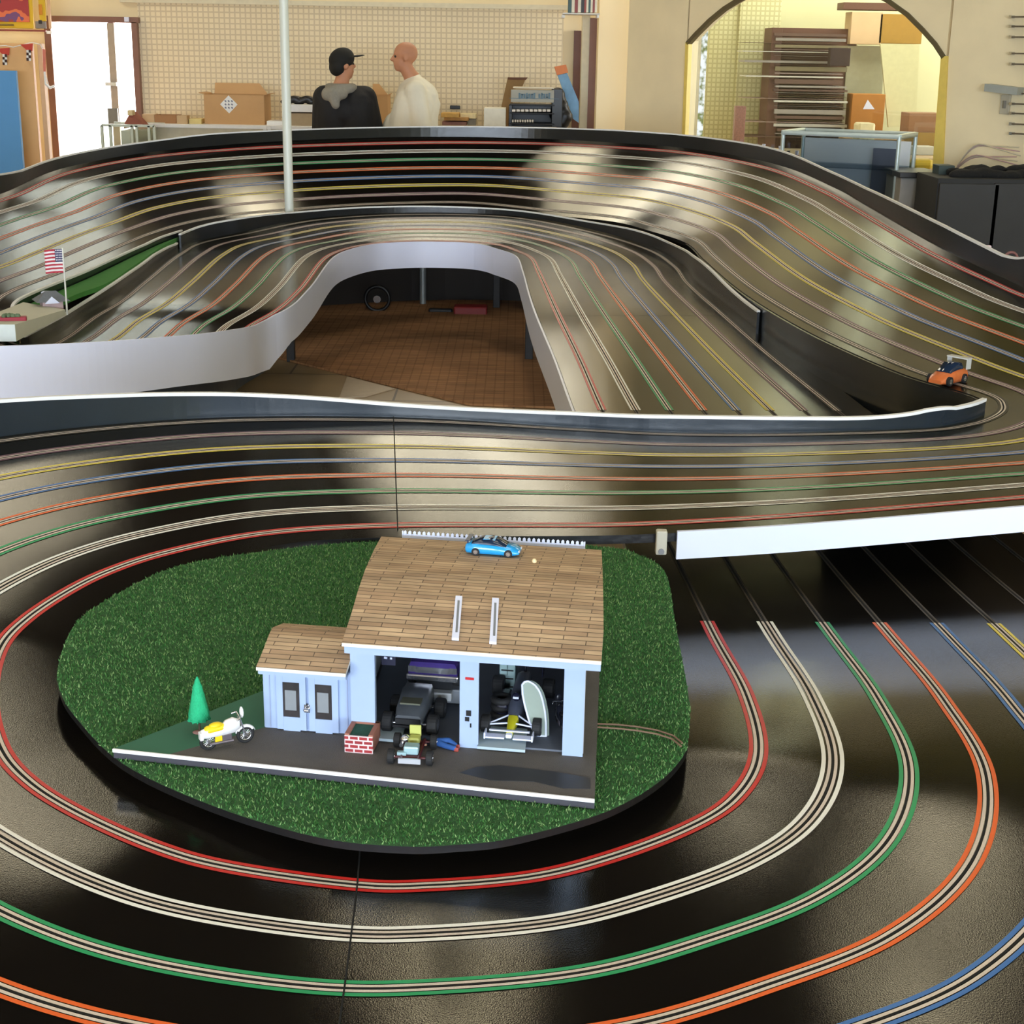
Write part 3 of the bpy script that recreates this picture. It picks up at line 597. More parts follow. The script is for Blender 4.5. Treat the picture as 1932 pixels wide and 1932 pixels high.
# little lying mechanic (one continuous body, clothes as children)
mw=P(838,1408,.75); t=thing('mechanic_figurine','tiny toy mechanic in blue trousers lying beside the kart','toy figure',tuple(mw),GRZ)
M_skin=mat('skin',(202,150,122),.55,0,.06,30); M_denim=mat('blue_denim',(40,84,150),.8,0,.15,200)
def vox(o,size,sm=4):
    m=o.modifiers.new('remesh','REMESH'); m.mode='VOXEL'; m.voxel_size=size; m.use_smooth_shade=True
    if sm: s=o.modifiers.new('smooth','SMOOTH'); s.iterations=sm; s.factor=.5
    return o
g=MB(); g.caps((-.034,.006,.006),(-.030,.005,.006),.0035); g.ball((-.038,.007,.007),.0048,0,12,(1,1,1.1)); g.ball((-.0405,.007,.0115),.0012,0,6)
g.caps((-.028,.004,.006),(-.010,.0,.006),.0058,.005); g.caps((-.010,.0,.006),(.004,-.008,.0045),.0038,.003); g.caps((.004,-.008,.0045),(.018,-.012,.004),.003,.0025)
g.caps((-.010,.0,.006),(.006,.001,.009),.0038,.003); g.caps((.006,.001,.009),(.018,-.004,.004),.003,.0024); g.caps((-.027,.0085,.007),(-.022,.014,.004),.0022); g.caps((-.022,.014,.004),(-.03,.017,.004),.002,.0016)
g.caps((-.028,-.001,.007),(-.024,-.009,.005),.0022); g.caps((-.024,-.009,.005),(-.033,-.012,.006),.002,.0016)
for k in range(4): g.caps((-.033,-.0105-k*.0008,.006),(-.0355-.0004*(k%3),-.0105-k*.0011,.0055),.0005); g.caps((-.03,.0163+k*.0006,.004),(-.0325-.0003*(k%2),.016+k*.001,.0035),.0005)
vox(g.build('body',M_skin,t),.0007,3)
g=MB(); g.caps((-.012,.0,.006),(-.007,0,.006),.0062); g.caps((-.010,-.001,.006),(.004,-.008,.0048),.005,.004); g.caps((.004,-.008,.0048),(.016,-.0115,.0042),.004,.0036); g.caps((-.010,.001,.006),(.006,.001,.009),.005,.004); g.caps((.006,.001,.009),(.016,-.003,.0045),.004,.0036); vox(g.build('trousers',M_denim,t),.0008,2)
g=MB(); g.caps((-.028,.004,.0062),(-.011,0,.0062),.0066,.0058); g.caps((-.027,.0085,.007),(-.023,.013,.0045),.003); g.caps((-.028,-.001,.007),(-.025,-.008,.0055),.003); vox(g.build('shirt',mat('dark_work_shirt',(34,44,58),.8),t),.0008,2)
g=MB(); g.box((.019,-.0125,.003),(.007,.0045,.006),bev=.0015); g.box((.019,-.004,.003),(.007,.0045,.006),bev=.0015); g.build('shoes',mat('red_shoe',(150,60,50),.5),t)
# grand prix car in the right bay, nose to the viewer
t=thing('toy_formula_car','open-wheel toy race car with yellow nose and white wings in the right bay','toy race car',G2W(.052,.061,.0062),GRZ)
M_nv=mat('dark_navy_paint',(30,32,52),.25,0,.2,80); M_yl=mat('yellow_nose_paint',(206,200,40),.3,0,.15,100)
MB().loft(rotp([(-.13,.010,.006,.02,.03,.006),(-.09,.013,.005,.022,.044,.006),(-.055,.014,.005,.02,.036,.008),(-.03,.012,.005,.018,.026,.009),(.0,.0075,.006,.013,.018,.006)])).build('body',mat('blue_grey_body',(92,98,116),.3,.2,.3,80),t)
MB().loft(rotp([(.0,.0078,.006,.013,.0185,.0062),(.02,.006,.006,.011,.015,.005),(.038,.0048,.005,.009,.011,.004)])).build('nose',M_yl,t)
MB().box((0,-.041,.0075),(.009,.010,.006),bev=.002).build('nose_tip',M_white,t)
g=MB(); g.box((-.019,-.041,.005),(.026,.012,.0022)); g.box((.019,-.041,.005),(.026,.012,.0022)); g.box((-.033,-.041,.008),(.0018,.016,.009)); g.box((.033,-.041,.008),(.0018,.016,.009)); g.box((0,-.036,.012),(.056,.004,.0016)); g.build('front_wing',M_white,t)
g=MB()
for s in(-1,1):
    for a,b_ in (((s*.006,-.014,.013),(s*.031,-.019,.012)),((s*.007,.006,.016),(s*.031,-.016,.012))): g.cyl(a,b_,.0013,mi=0,seg=6)
g.build('suspension',M_white,t)
g=MB(); g.box((-.020,.055,.013),(.016,.06,.018),bev=.004); g.box((.020,.055,.013),(.016,.06,.018),bev=.004); g.build('sidepods',M_nv,t)
g=MB(); g.box((0,.128,.046),(.052,.014,.002)); g.box((-.026,.128,.038),(.0015,.018,.022)); g.box((.026,.128,.038),(.0015,.018,.022)); g.cyl((0,.125,.03),(0,.128,.046),.002); g.build('rear_wing',M_nv,t)
g=MB(); g.ball((0,.03,.034),.0065,0,12); g.box((0,.0245,.035),(.008,.003,.003),1); g.build('driver_helmet',[M_nv,M_white],t)
for x,y,R,w_ in ((-.036,-.018,.0125,.012),(.036,-.018,.0125,.012),(-.037,.11,.0145,.017),(.037,.11,.0145,.017)): wheel(t,(x,y,R),R,w_,mat('dull_hub',(60,62,70),.5),'wheel','x')
# leaning oval board
pl=[(985,1292),(989,1287),(996,1285),(1003,1288),(1010,1293),(1016,1301),(1020,1309),(1024,1322),(1028,1342),(1030,1362),(1030,1394),(1022,1393),(1015,1389),(1008,1381),(1002,1370),(996,1352),(990,1330),(986,1310)]
pts=[]
for k,q in enumerate(pl):
    u_,z_=hv(*q,.048); pts.append((u_,.048-(.0),max(z_-.75,.003)))
t=thing('oval_board','pale grey pointed oval board leaning upright in the right bay','board',G2W(0,.0,0),GRZ)
MB().plate(pts,(.004,.004,0),0).build('panel',mat('pale_grey_green_board',(142,154,142),.6,0,.08,60),t)
g=MB(); 
for a,b_ in zip(pts,pts[1:]+pts[:1]): g.cyl(a,b_,.0016,mi=0,seg=6)
g.build('rim',M_white,t)
# dark motorbike behind the board
def motorbike(name,label,loc,rz,s,cb,cs,cf,extra=None):
    t=thing(name,label,'toy motorcycle',loc,rz)
    for nm,x in (('wheel',-.30*s),('wheel',.32*s)):
        g=MB(); g.torus((x,0,.155*s),.125*s,.03*s,'y',0); o=g.build(nm,M_tyre,t)
        g=MB(); g.torus((x,0,.155*s),.10*s,.012*s,'y',0,18,6)
        for k in range(7):
            a=math.pi*k/7; g.cyl((x-math.cos(a)*.1*s,0,.155*s-math.sin(a)*.1*s),(x+math.cos(a)*.1*s,0,.155*s+math.sin(a)*.1*s),.006*s,seg=5)
        g.cyl((x,-.03*s,.155*s),(x,.03*s,.155*s),.03*s); g.build('spokes',cf,o)
    g=MB(); g.caps((-.30*s,0,.35*s),(-.05*s,0,.36*s),.075*s,.065*s); g.ball((-.17*s,0,.42*s),.075*s,0,10,(1.6,1,.6)); g.build('seat',cs,t)
    g=MB(); g.loft([[Vector((x*s,y*w*s,z*s)) for y,z in ((-1,z0),(-1,z1),(0,z1+.03),(1,z1),(1,z0),(0,z0-.01))] for x,w,z0,z1 in ((-.42,.05,.24,.34),(-.34,.07,.24,.36),(-.1,.06,.24,.34),(.0,.07,.25,.44),(.12,.075,.26,.47),(.22,.05,.3,.42))]); g.box((-.42*s,0,.27*s),(.06*s,.12*s,.13*s),bev=.01*s); g.build('body',cb,t)
    g=MB(); g.box((.0,0,.17*s),(.16*s,.11*s,.14*s),bev=.01*s); g.cyl((-.3*s,-.06*s,.12*s),(.1*s,-.06*s,.12*s),.022*s); g.build('engine',mat('engine_metal',(120,112,120),.35,.6),t); g=MB(); g.box((-.14*s,0,.17*s),(.12*s,.10*s,.12*s),bev=.01*s); g.ball((.13*s,0,.40*s),.05*s,0,8,(.6,1.2,1)); g.build('side_cover',cs,t)
    g=MB()
    for y in(-.04,.04): g.cyl((.32*s,y*s,.155*s),(.22*s,y*s,.48*s),.014*s)
    g.cyl((.2*s,-.13*s,.52*s),(.22*s,.13*s,.52*s),.012*s); g.caps((.2*s,-.13*s,.52*s),(.15*s,-.15*s,.50*s),.014*s); g.caps((.2*s,.13*s,.52*s),(.15*s,.15*s,.50*s),.014*s); g.build('fork',cf,t)
    g=MB(); g.torus((.32*s,0,.155*s),.15*s,.03*s,'y',0,22,6)
    vs=[v for v in g.v]; keep=[f for f in g.f if all(vs[i][2]>.2*s for i in f)]; g.f=keep; g.m=[0]*len(keep); g.sm=[True]*len(keep); g.build('fender',cb,t)
    g=MB(); g.ball((.27*s,0,.56*s),.09*s,0,12,(.35,.8,1.1)); g.build('windscreen',cb,t)
    return t
motorbike('toy_motorcycle','yellow and white toy motorcycle beside the little fir tree',tuple(P(428,1408,.7502)),math.radians(28),.083,mat('white_toy_plastic',(232,230,232),.3),mat('yellow_toy_plastic',(226,196,30),.35),M_chr)
motorbike('toy_motorcycle','dark toy motorcycle half hidden behind the leaning oval board',G2W(.118,.075,.0028),GRZ+1.9,.07,mat('black_toy_plastic',(34,36,46),.3),M_blk,M_chr)
t=thing('tool_cabinet','small pale grey toy tool cabinet left of the race car','toy cabinet',G2W(.026,.19,.0028),GRZ)
MB().box((0,0,.03),(.024,.02,.06),bev=.002).build('cabinet_body',mat('pale_teal_plastic',(150,176,176),.4),t); g=MB()
for k in range(4): g.box((0,-.0105,.012+k*.013),(.018,.001,.002))
g.build('drawer_slots',M_blk,t)
t=thing('tyre_stack','short stack of dark toy tyres against the left wall of the right bay','toy tyres',G2W(.03,.10,.0028),GRZ)
for k in range(3): MB().torus((0,0,.006+k*.011),.011,.0055,'z').build('tyre',M_tyre,t)
# blue slot car etc. on the right turn: car with tall clear body
cw=P(1786,722,.752); t=thing('slot_car','small orange and black slot car with a tall pale rear wing on the inside lane','slot car',tuple(cw),math.radians(222))
s=.125
M_or=mat('orange_car_paint',(206,110,60),.25,0,.15,90)
MB().loft(carbody([(-.5*s,.24*s,.05*s,.2*s,.3*s,.2*s),(-.2*s,.27*s,.05*s,.22*s,.33*s,.2*s),(.1*s,.27*s,.05*s,.2*s,.3*s,.2*s),(.38*s,.25*s,.05*s,.14*s,.2*s,.2*s),(.5*s,.18*s,.05*s,.1*s,.13*s,.15*s)])).build('body',M_or,t)
MB().loft(carbody([(-.32*s,.2*s,.29*s,.38*s,.46*s,.15*s),(-.05*s,.2*s,.29*s,.38*s,.48*s,.15*s),(.18*s,.2*s,.26*s,.28*s,.3*s,.16*s)])).build('cabin',M_win,t)
g=MB(); g.box((-.45*s,0,.56*s),(.2*s,.56*s,.03*s)); g.box((-.45*s,.26*s,.44*s),(.18*s,.02*s,.26*s)); g.box((-.45*s,-.26*s,.44*s),(.18*s,.02*s,.26*s)); g.build('rear_wing',mat('pale_grey_wing',(200,200,196),.3),t)
for x in(-.3*s,.3*s):
    for y in(-1,1): wheel(t,(x,y*.26*s,.11*s),.11*s,.08*s)
# ---------------------------------------------------------------- small green infield on the left
ZI=.695
gk=[pt(i,float(WID[i,0])+.088) for i in rng_idx(di('o14')-4,iL0*ND+38)[::3]]
gi_=[pt(i,float(WID[i,0])+.065) for i in rng_idx(iL0*ND+50,di('i3')-4)[::3]]
INF=thing('green_infield','narrow green felt infield board between the left loops','infield board',(-1.85,6.3,ZI-.02))
MB().prism([(p[0],p[1]) for p in gk+gi_],ZI-.02,ZI).build('felt_top',mat('green_felt',(58,128,50),.9,0,.12,30,.2,500),INF,True)
fb=P(127,594,ZI); FL=thing('flag_pole','thin white flagpole with a small United States flag on the infield','flag',tuple(fb))
def atY(px,py,p0): return PY(px,py,p0[1])
ftp=atY(127,468,fb)[2]-ZI; MB().cyl((0,0,0),(0,0,ftp),.0035,.0028).build('pole',mat('pole_paint',(214,214,206),.4),FL)
a=atY(127,470,fb)-fb; b_=atY(95,514,fb)-fb; fw=b_[0]-a[0]; f0=a[2]; f1=b_[2]
M_fr=mat('flag_red',(170,40,60),.7); M_fw=mat('flag_white',(226,220,224),.7); M_fb=mat('flag_blue',(54,56,96),.7)
g=MB(); n=13; cols=14
def fp(i,j,y=0): x=fw*i/cols; z=f0+(f1-f0)*j/n; return (x,.004*math.sin(i*.9)*i/cols+y,z-.006*(i/cols)**2)
for j in range(n):
    for i in range(cols):
        mi=2 if (i<cols*.42 and j<7) else (0 if j%2==0 else 1)
        q=[fp(i,j),fp(i+1,j),fp(i+1,j+1),fp(i,j+1)]; q2=[(x,y+.0012,z) for x,y,z in q]; g.add(q+q2,[(0,1,2,3),(7,6,5,4)],mi)
for i in range(5):
    for j in range(5):
        x,y,z=fp(.6+i*1.1,.7+j*1.3); g.box((x,y-.0006,z),(.0035,.0008,.0035),1)
g.build('flag_cloth',[M_fr,M_fw,M_fb],FL)
lp=P(97,577,ZI); t=thing('toy_street_lamp','toy street lamp with white head behind the small pavilion','toy lamp',tuple(lp)); h=atY(97,552,lp)[2]-ZI
g=MB(); g.cyl((0,0,0),(0,0,h),.0025); g.build('pole',M_gin,t); g=MB(); g.box((-.01,0,h),(.045,.03,.009),bev=.003); g.build('lamp_head',M_white,t)
gp=P(98,586,ZI); t=thing('toy_pavilion','toy pavilion with grey hipped roof and white gable on the infield','toy building',tuple(gp),.5)
MB().box((0,0,.02),(.075,.06,.04)).build('walls',mat('pinkish_wall',(206,178,180),.7),t)
g=MB(); r0=.062; g.add([(-r0,-.05,.04),(r0,-.05,.04),(r0,.05,.04),(-r0,.05,.04),(-.02,0,.075),(.02,0,.075)],[(0,1,5,4),(1,2,5),(2,3,4,5),(3,0,4),(0,3,2,1)]); g.build('roof',mat('grey_toy_roof',(112,116,122),.7,0,.2,100),t)
g=MB(); g.plate([(-.035,-.052,.036),(.02,-.052,.036),(-.008,-.052,.062)],(0,-.006,0)); g.build('gable',M_white,t)
# pale box with red planting
a=P(33,646,ZI-.06); 
xs=[P(-60,640,ZI)[:2],P(33,644,ZI)[:2],P(125,593,ZI)[:2],P(52,585,ZI)[:2]]
t=thing('pale_box','low pale box standing at the near end of the infield','box',(float(xs[1][0]),float(xs[1][1]),ZI))
hb=.058
pn=[P(-60,644,ZI),P(31,644,ZI),P(124,594,ZI),P(45,582,ZI)]
hs_=[.058,.058,.02,.024]; g=MB(); g.add([(p[0],p[1],ZI) for p in pn]+[(p[0],p[1],ZI+h_) for p,h_ in zip(pn,hs_)],[(0,1,5,4),(1,2,6,5),(2,3,7,6),(3,0,4,7),(4,5,6,7),(3,2,1,0)]); g.build('box_body',mat('pale_box_card',(206,206,190),.7,0,.05,20),t,True)
g=MB(); q0,q1=pn[0],pn[1]; g.plate([(q0[0],q0[1]-.001,ZI),(q1[0],q1[1]-.001,ZI),(q1[0],q1[1]-.001,ZI+hb),(q0[0],q0[1]-.001,ZI+hb)],(0,-.002,0)); g.build('white_front',mat('white_card',(216,226,226),.6),t,True)
rc=P(25,606,ZI+hb*.8); t=thing('red_flower_trough','red toy trough with green planting on the pale box','toy planter',tuple(rc),.25)
MB().box((0,0,.008),(.09,.035,.016),bev=.003).build('trough',mat('crimson_plastic',(156,36,56),.5),t)
g=MB(); [g.ball((random.uniform(-.035,.02),random.uniform(-.012,.012),.02),.008,0,8) for k in range(14)]; g.build('plants',mat('dusty_green',(96,116,88),.9,0,.3,100),t)
# ---------------------------------------------------------------- the room
YB=14.2; ZC=4.6; XL=-7.2; XR=8.5; YF=-6.0
def B(px,py,y=YB): return PY(px,py,y)
M_wall=mat('cream_wall',(238,220,180),.8,0,.08,1.5); M_floor=brickmat('floor_boards',(158,134,98),(176,152,118),(90,74,56),1.2,.6,.006,.5,.35,.1,'xy',0,.25,3)
struct(MB().box(((XL+XR)/2,(YB+YF)/2,-.05),(XR-XL+.4,YB-YF+6,.1)).build('floor',M_floor))
M_ceil=mat('brown_ceiling',(58,48,38),.9,0,.2,2)
struct(MB().box(((XL+XR)/2,(YB+YF)/2+1,ZC+.05),(XR-XL+.4,YB-YF+5,.1)).build('ceiling',M_ceil))
dl=B(112,40); dr=B(262,40); dz=dl[2]
D0x,D1x=B(112,200)[0],B(262,200)[0]
pbL,pbR=B(265,100)[0],B(1062,100)[0]; WE=B(1182,100)[0]
g=MB(); th=.12; yc=YB+th/2
g.box(((XL+D0x)/2,yc,ZC/2),(D0x-XL,th,ZC)); 
TX0,TX1,TZ0,TZ1=-4.25,-2.95,2.75,4.35
g.box(((D0x+D1x)/2,yc,(dz+TZ0)/2),(D1x-D0x,th,TZ0-dz)); g.box(((XL+TX0)/2+.0,yc+.001,(TZ0+ZC)/2),(TX0-XL,th,ZC-TZ0)) if False else None
g.box(((D0x+TX0)/2,yc,(TZ0+ZC)/2),(TX0-D0x,th,ZC-TZ0)); g.box(((TX0+TX1)/2,yc,(TZ1+ZC)/2),(TX1-TX0,th,ZC-TZ1)); xe=PY(1184,100,12.9)[0]+.12; g.box(((D1x+TX1)/2,yc,TZ0/2),(TX1-D1x,th,TZ0)); g.box(((TX1+xe)/2,yc,ZC/2),(xe-TX1,th,ZC))
struct(g.build('wall_back',M_wall))
M_band=mat('dark_upper_band',(52,44,36),.9,0,.2,3); WX0,WX1,WZ0=-1.3,.72,3.1
g=MB()
for a_,b_,c_,d_ in ((XL,TX0,2.45,ZC),(TX0,TX1,2.45,TZ0),(TX0,TX1,TZ1,ZC),(TX1,WX0,2.45,ZC),(WX0,WX1,2.45,WZ0),(WX1,xe,2.45,ZC)): g.box(((a_+b_)/2,YB-.015,(c_+d_)/2),(b_-a_,.03,d_-c_))
struct(g.build('trim_4',M_band))
cw_=struct(MB().box(((WX0+WX1)/2,YB-.012,(WZ0+ZC)/2),(WX1-WX0,.02,ZC-WZ0)).build('window_5',mat('bright_clerestory_pane',(230,226,210),.5,emit=((255,246,222),3.4))))
g=MB()
for x_ in (WX0,(WX0+WX1)/2,WX1): g.box((x_,YB-.03,(WZ0+ZC)/2),(.04,.05,ZC-WZ0))
g.box(((WX0+WX1)/2,YB-.03,WZ0),(WX1-WX0+.04,.05,.04)); g.build('window_frame',M_trimw,cw_)
wt=MB(); 
for a_,b_,c_,d_ in ((TX0,TX1,TZ0-.03,TZ0+.03),(TX0,TX1,TZ1-.03,TZ1+.03),(TX0-.03,TX0+.03,TZ0,TZ1),(TX1-.03,TX1+.03,TZ0,TZ1),((TX0+TX1)/2-.02,(TX0+TX1)/2+.02,TZ0,TZ1)): wt.box(((a_+b_)/2,YB+.05,(c_+d_)/2),(b_-a_,.1,d_-c_))
wt=struct(wt.build('window_3',M_wall)); MB().box(((TX0+TX1)/2,YB+.08,(TZ0+TZ1)/2),(TX1-TX0,.006,TZ1-TZ0)).build('window_pane',glass('transom_glass'),wt)
# gridded pegboard wall panels
M_peg=brickmat('pegboard_grid',(238,222,188),(242,226,192),(216,198,164),.048,.048,.007,0,.6,.2,'xz',0,.05,3)
pz=B(660,12)[2]; g=MB(); g.box(((pbL+pbR)/2,YB-.012,pz/2),(pbR-pbL,.024,pz)); g.build('slotted_panel',M_peg); tag(bpy.data.objects['slotted_panel'],'wide cream gridded panel covering the back wall behind the two people','wall panel')
g=MB(); g.box(((pbL+pbR)/2+.1,YB-.03,pz+.02),(pbR-pbL+.5,.06,.04)); struct(g.build('trim_1',mat('pale_trim',(224,214,186),.6)))
# door
M_bf=mat('brown_door_frame',(132,92,76),.5,0,.15,8)
g=MB(); g.box((D0x-.03,YB-.02,dz/2),(.06,.16,dz)); g.box((D1x+.02,YB-.02,dz/2),(.05,.16,dz)); g.box(((D0x+D1x)/2,YB-.02,dz+.02),(D1x-D0x+.12,.16,.05)); mx=B(208,100)[0]; g.box((mx+.02,YB+.02,dz/2),(.05,.06,dz))
dd=g.build('door_1',M_bf); struct(dd)
g=MB(); lx0=B(209,60)[0];lx1=B(222,60)[0]
g.box(((lx0+lx1)/2,YB-.1,dz/2),(lx1-lx0,.05,dz-.02)); g.build('door_leaf',mat('greige_door',(176,160,140),.5),dd)
g=MB(); g.box((B(218,158)[0],YB-.15,B(218,158)[2]),(.10,.03,.03)); g.box((B(222,215)[0],YB-.16,B(222,218)[2]),(.09,.03,.14),1); g.build('door_hardware',[M_chr,mat('grey_lock_box',(120,120,112),.5)],dd)
MB().box((B(245,37)[0],YB-.11,B(245,37)[2]),(.04,.03,.04)).build('door_chime',M_white,dd)
# bright outdoors seen through the open door: pavement and a sunlit pale wall
struct(MB().box((-4.0,YB+3.6,-.06),(6,7,.1)).build('ground',mat('sunlit_paving',(230,226,220),.9)))
# side walls
struct(MB().box((XL-.06,(YB+YF)/2,ZC/2),(.12,YB-YF+.5,ZC)).build('wall_left',mat('ochre_wall',(226,206,150),.8,0,.08,1.5)))
# front wall with shop windows
g=MB(); g.box(((XL+XR)/2,YF-.06,.35),(XR-XL,.12,.7)); g.box(((XL+XR)/2,YF-.06,(2.75+ZC)/2),(XR-XL,.12,ZC-2.75))
for x in (XL+.3,-2.4,2.4,XR-.3): g.box((x,YF-.06,1.7),(.5,.12,2.2))
struct(g.build('wall_front',M_wall))
# right hand angled wall with the arch
w0=B(1184,100,12.9); w1=PY(1932,100,10.6); wd=unit2(w1-w0); wn=np.array([wd[1],-wd[0],0])  # towards the room
if wn[1]>0: wn=-wn
w2=w0+wd*6.6
def RW(px,py,off=0.):
    d=ray(px,py); o=np.array([0,0,HC]); C=w0+wn*off; t=((C-o)@wn)/(d@wn); return o+d*t
def rl(p): return float((p-w0)@wd),float(p[2])
AR=[(1290,250),(1296,80),(1312,62),(1338,36),(1366,13),(1390,-2),(1430,-22),(1480,-37),(1535,-44),(1590,-38),(1640,-22),(1680,-1),(1715,24),(1745,54),(1768,80),(1785,106),(1768,325)]
ap=[rl(RW(*p)) for p in AR]
zs=ap[-1][1]; ap[0]=(ap[0][0],zs)
def wallp(s,z,off=0.): return tuple(w0[:2]+wd[:2]*s+wn[:2]*off)+(z,)
xr0=w2; LN=6.6
g=MB(); th=-.14
def quadw(poly):
    n=len(poly); a=[wallp(s,z) for s,z in poly]; b=[wallp(s,z,th) for s,z in poly]
    g.add(a+b,[tuple(range(n)),tuple(range(n,2*n))[::-1]]+[(i,(i+1)%n,n+(i+1)%n,n+i) for i in range(n)])
s0,s1=ap[0][0],ap[-1][0]; smax=max(p[0] for p in ap)
quadw([(0,0),(s0,0),(s0,ap[1][1]),(s0,ZC),(0,ZC)]); quadw([(s0,0),(s1,0),(s1,zs),(s0,zs)]); quadw([(smax,0),(LN,0),(LN,ZC),(smax,ZC)]); quadw([(s1,0),(smax,0),ap[-2],ap[-1]])
for a,b_ in zip(ap[1:-2],ap[2:-1]): quadw([a,b_,(b_[0],ZC),(a[0],ZC)])
M_plas=mat('cream_plaster',(238,222,184),.75,0,.14,3,.15,14)
struct(g.build('wall_right',M_plas))
struct(MB().box((w2[0]+.06,(w2[1]+YF)/2-.2,ZC/2),(.12,w2[1]-YF+.6,ZC)).build('wall_side',mat('cream_olive_wall',(206,196,128),.8,0,.08,1.5)))
g=MB(); 
for a,b_ in zip(ap[:-1],ap[1:]):
    for k,(o1,o2) in enumerate(((.02,-.03),)):
        d=Vector((b_[0]-a[0],0,b_[1]-a[1])); 
        nn=Vector((-(b_[1]-a[1]),0,(b_[0]-a[0]))).normalized()*-.030
        q=[wallp(a[0],a[1],o1),wallp(b_[0],b_[1],o1),wallp(b_[0],b_[1],o2),wallp(a[0],a[1],o2)]
        r=[wallp(a[0]+nn.x,a[1]+nn.z,o1),wallp(b_[0]+nn.x,b_[1]+nn.z,o1),wallp(b_[0]+nn.x,b_[1]+nn.z,o2),wallp(a[0]+nn.x,a[1]+nn.z,o2)]
        side=0 if (a==ap[0] or b_==ap[-1]) else 1
        g.add(q+r,[(0,1,2,3),(7,6,5,4),(0,4,5,1),(1,5,6,2),(2,6,7,3),(3,7,4,0)],side)
M_gold=mat('gold_trim',(232,204,104),.4,0.,.1,20)
wi=g.build('window_1',[M_gold,mat('arch_dark_edge',(92,80,52),.6)]); struct(wi)
g=MB(); a,b_=ap[-2],ap[-1]; g.add([wallp(a[0],a[1],.02),wallp(a[0]+.02,a[1],.02),wallp(b_[0]+.05,b_[1],.02),wallp(b_[0],b_[1],.02)]+[wallp(a[0],a[1],-.02),wallp(a[0]+.02,a[1],-.02),wallp(b_[0]+.05,b_[1],-.02),wallp(b_[0],b_[1],-.02)],[(0,1,2,3),(7,6,5,4),(0,4,5,1),(1,5,6,2),(2,6,7,3),(3,7,4,0)]); g.build('gold_jamb',M_gold,wi)
g=MB(); n=len(ap); g.add([wallp(s,z,-.06) for s,z in ap],[tuple(range(n))]); g.build('window_pane',glass('arch_glass'),wi)
g=MB(); g.plate([np.array(wallp(s_,z_,.004)) for s_,z_ in ((smax+.12,2.45),(LN,2.45),(LN,ZC),(0.02,ZC),(0.02,2.45),(s0-.12,2.45),(s0-.12,3.0),(smax+.12,3.0))],tuple(wn*.008)); struct(g.build('reflection_band',mat('olive_upper_band',(128,118,66),.85,0,.1,2)))  # unseen band, added to darken what the right hand decks reflect
g=MB(); a_=[wallp(1.6,2.62,.02),wallp(2.0,2.62,.02),wallp(2.0,3.15,.02),wallp(1.6,3.15,.02)]
g.plate([np.array(q) for q in a_],tuple(wn*.01)); hw=struct(g.build('window_4',mat('bright_frosted_pane',(220,226,190),.5,emit=((236,240,200),2.6))))
g=MB(); [g.cyl(p_,q_,.03,seg=4) for p_,q_ in zip(a_,a_[1:]+a_[:1])]; g.build('window_frame',M_trimw,hw)
# room behind the arch
YR=15.6
g=MB(); g.box((4.3,YR+.06,ZC/2),(7.6,.12,ZC)); struct(g.build('wall_far',mat('yellow_green_wall',(216,214,170),.8,0,.06,2)))
BC=zs-.02
g=MB(); g.box((3.1,13.4,BC/2),(3.2,1.1,BC)); tag(g.build('back_counter',mat('tan_counter',(176,150,110),.6)),'long tan counter in the room behind the arch','counter')
def pxb(x0,y0,x1,y1,y,dep,name,m,label=None,cat=None,bev=.004,group=None,parent=None,zmin=None):
    if zmin=='c': zmin=BC+.001
    a=PY(x0,y0,y);b=PY(x1,y1,y); z1,z0=a[2],b[2]
    if zmin is not None: z0=zmin
    xa,xb=a[0],b[0]; c=((xa+xb)/2,y+dep/2,(z0+z1)/2)
    if parent is None and label:
        t=MB().box((0,0,0),(abs(xb-xa),dep,abs(z1-z0)),bev=bev).build(name,m); t.location=c; tag(t,label,cat,group); return t
    return MB().box(c,(abs(xb-xa),dep,abs(z1-z0)),bev=bev).build(name,m,parent,True)
M_cb=mat('cardboard',(198,156,108),.8,0,.12,6); M_cb2=mat('pale_cardboard',(206,176,136),.8,0,.1,6); M_brn=mat('dark_brown_wood',(94,60,46),.6,0,.25,5)
pxb(1342,-40,1398,262,YR-.3,.03,'grid_screen',brickmat('green_grid',(216,214,168),(210,208,160),(186,182,136),.045,.045,.008,0,.6,.1,'xz',0,.05,3),'pale green gridded screen just inside the arch, left part','screen',zmin=0)
pxb(1400,-40,1458,262,YR-.34,.03,'grid_screen',MATS['green_grid'],'brighter gridded screen beside the brown rack inside the arch','screen',zmin=0)
# sunlit window with foliage in the far room
x0=B(1300,60,YR)[0];x1=B(1344,60,YR)[0]; z0=B(1320,260,YR)[2]; z1=B(1320,20,YR)[2]
def foliagemat():
    m=bpy.data.materials.new('sunlit_foliage_outside'); m.use_nodes=True; nt=m.node_tree; b=nt.nodes['Principled BSDF']; n=nt.nodes.new('ShaderNodeTexNoise'); n.inputs['Scale'].default_value=14; n.inputs['Detail'].default_value=6
    r=nt.nodes.new('ShaderNodeValToRGB'); r.color_ramp.elements[0].position=.42; r.color_ramp.elements[0].color=(*lin((120,130,80)),1); r.color_ramp.elements[1].position=.56; r.color_ramp.elements[1].color=(.9,.92,.95,1)
    tc=nt.nodes.new('ShaderNodeTexCoord'); nt.links.new(tc.outputs['Object'],n.inputs['Vector']); nt.links.new(n.outputs['Fac'],r.inputs[0]); nt.links.new(r.outputs[0],b.inputs['Emission Color']); b.inputs['Emission Strength'].default_value=.9; b.inputs['Base Color'].default_value=(0,0,0,1); return m
wn2=struct(MB().box(((x0+x1)/2,YR-.02,(z0+z1)/2),(x1-x0,.03,z1-z0)).build('window_2',foliagemat()))
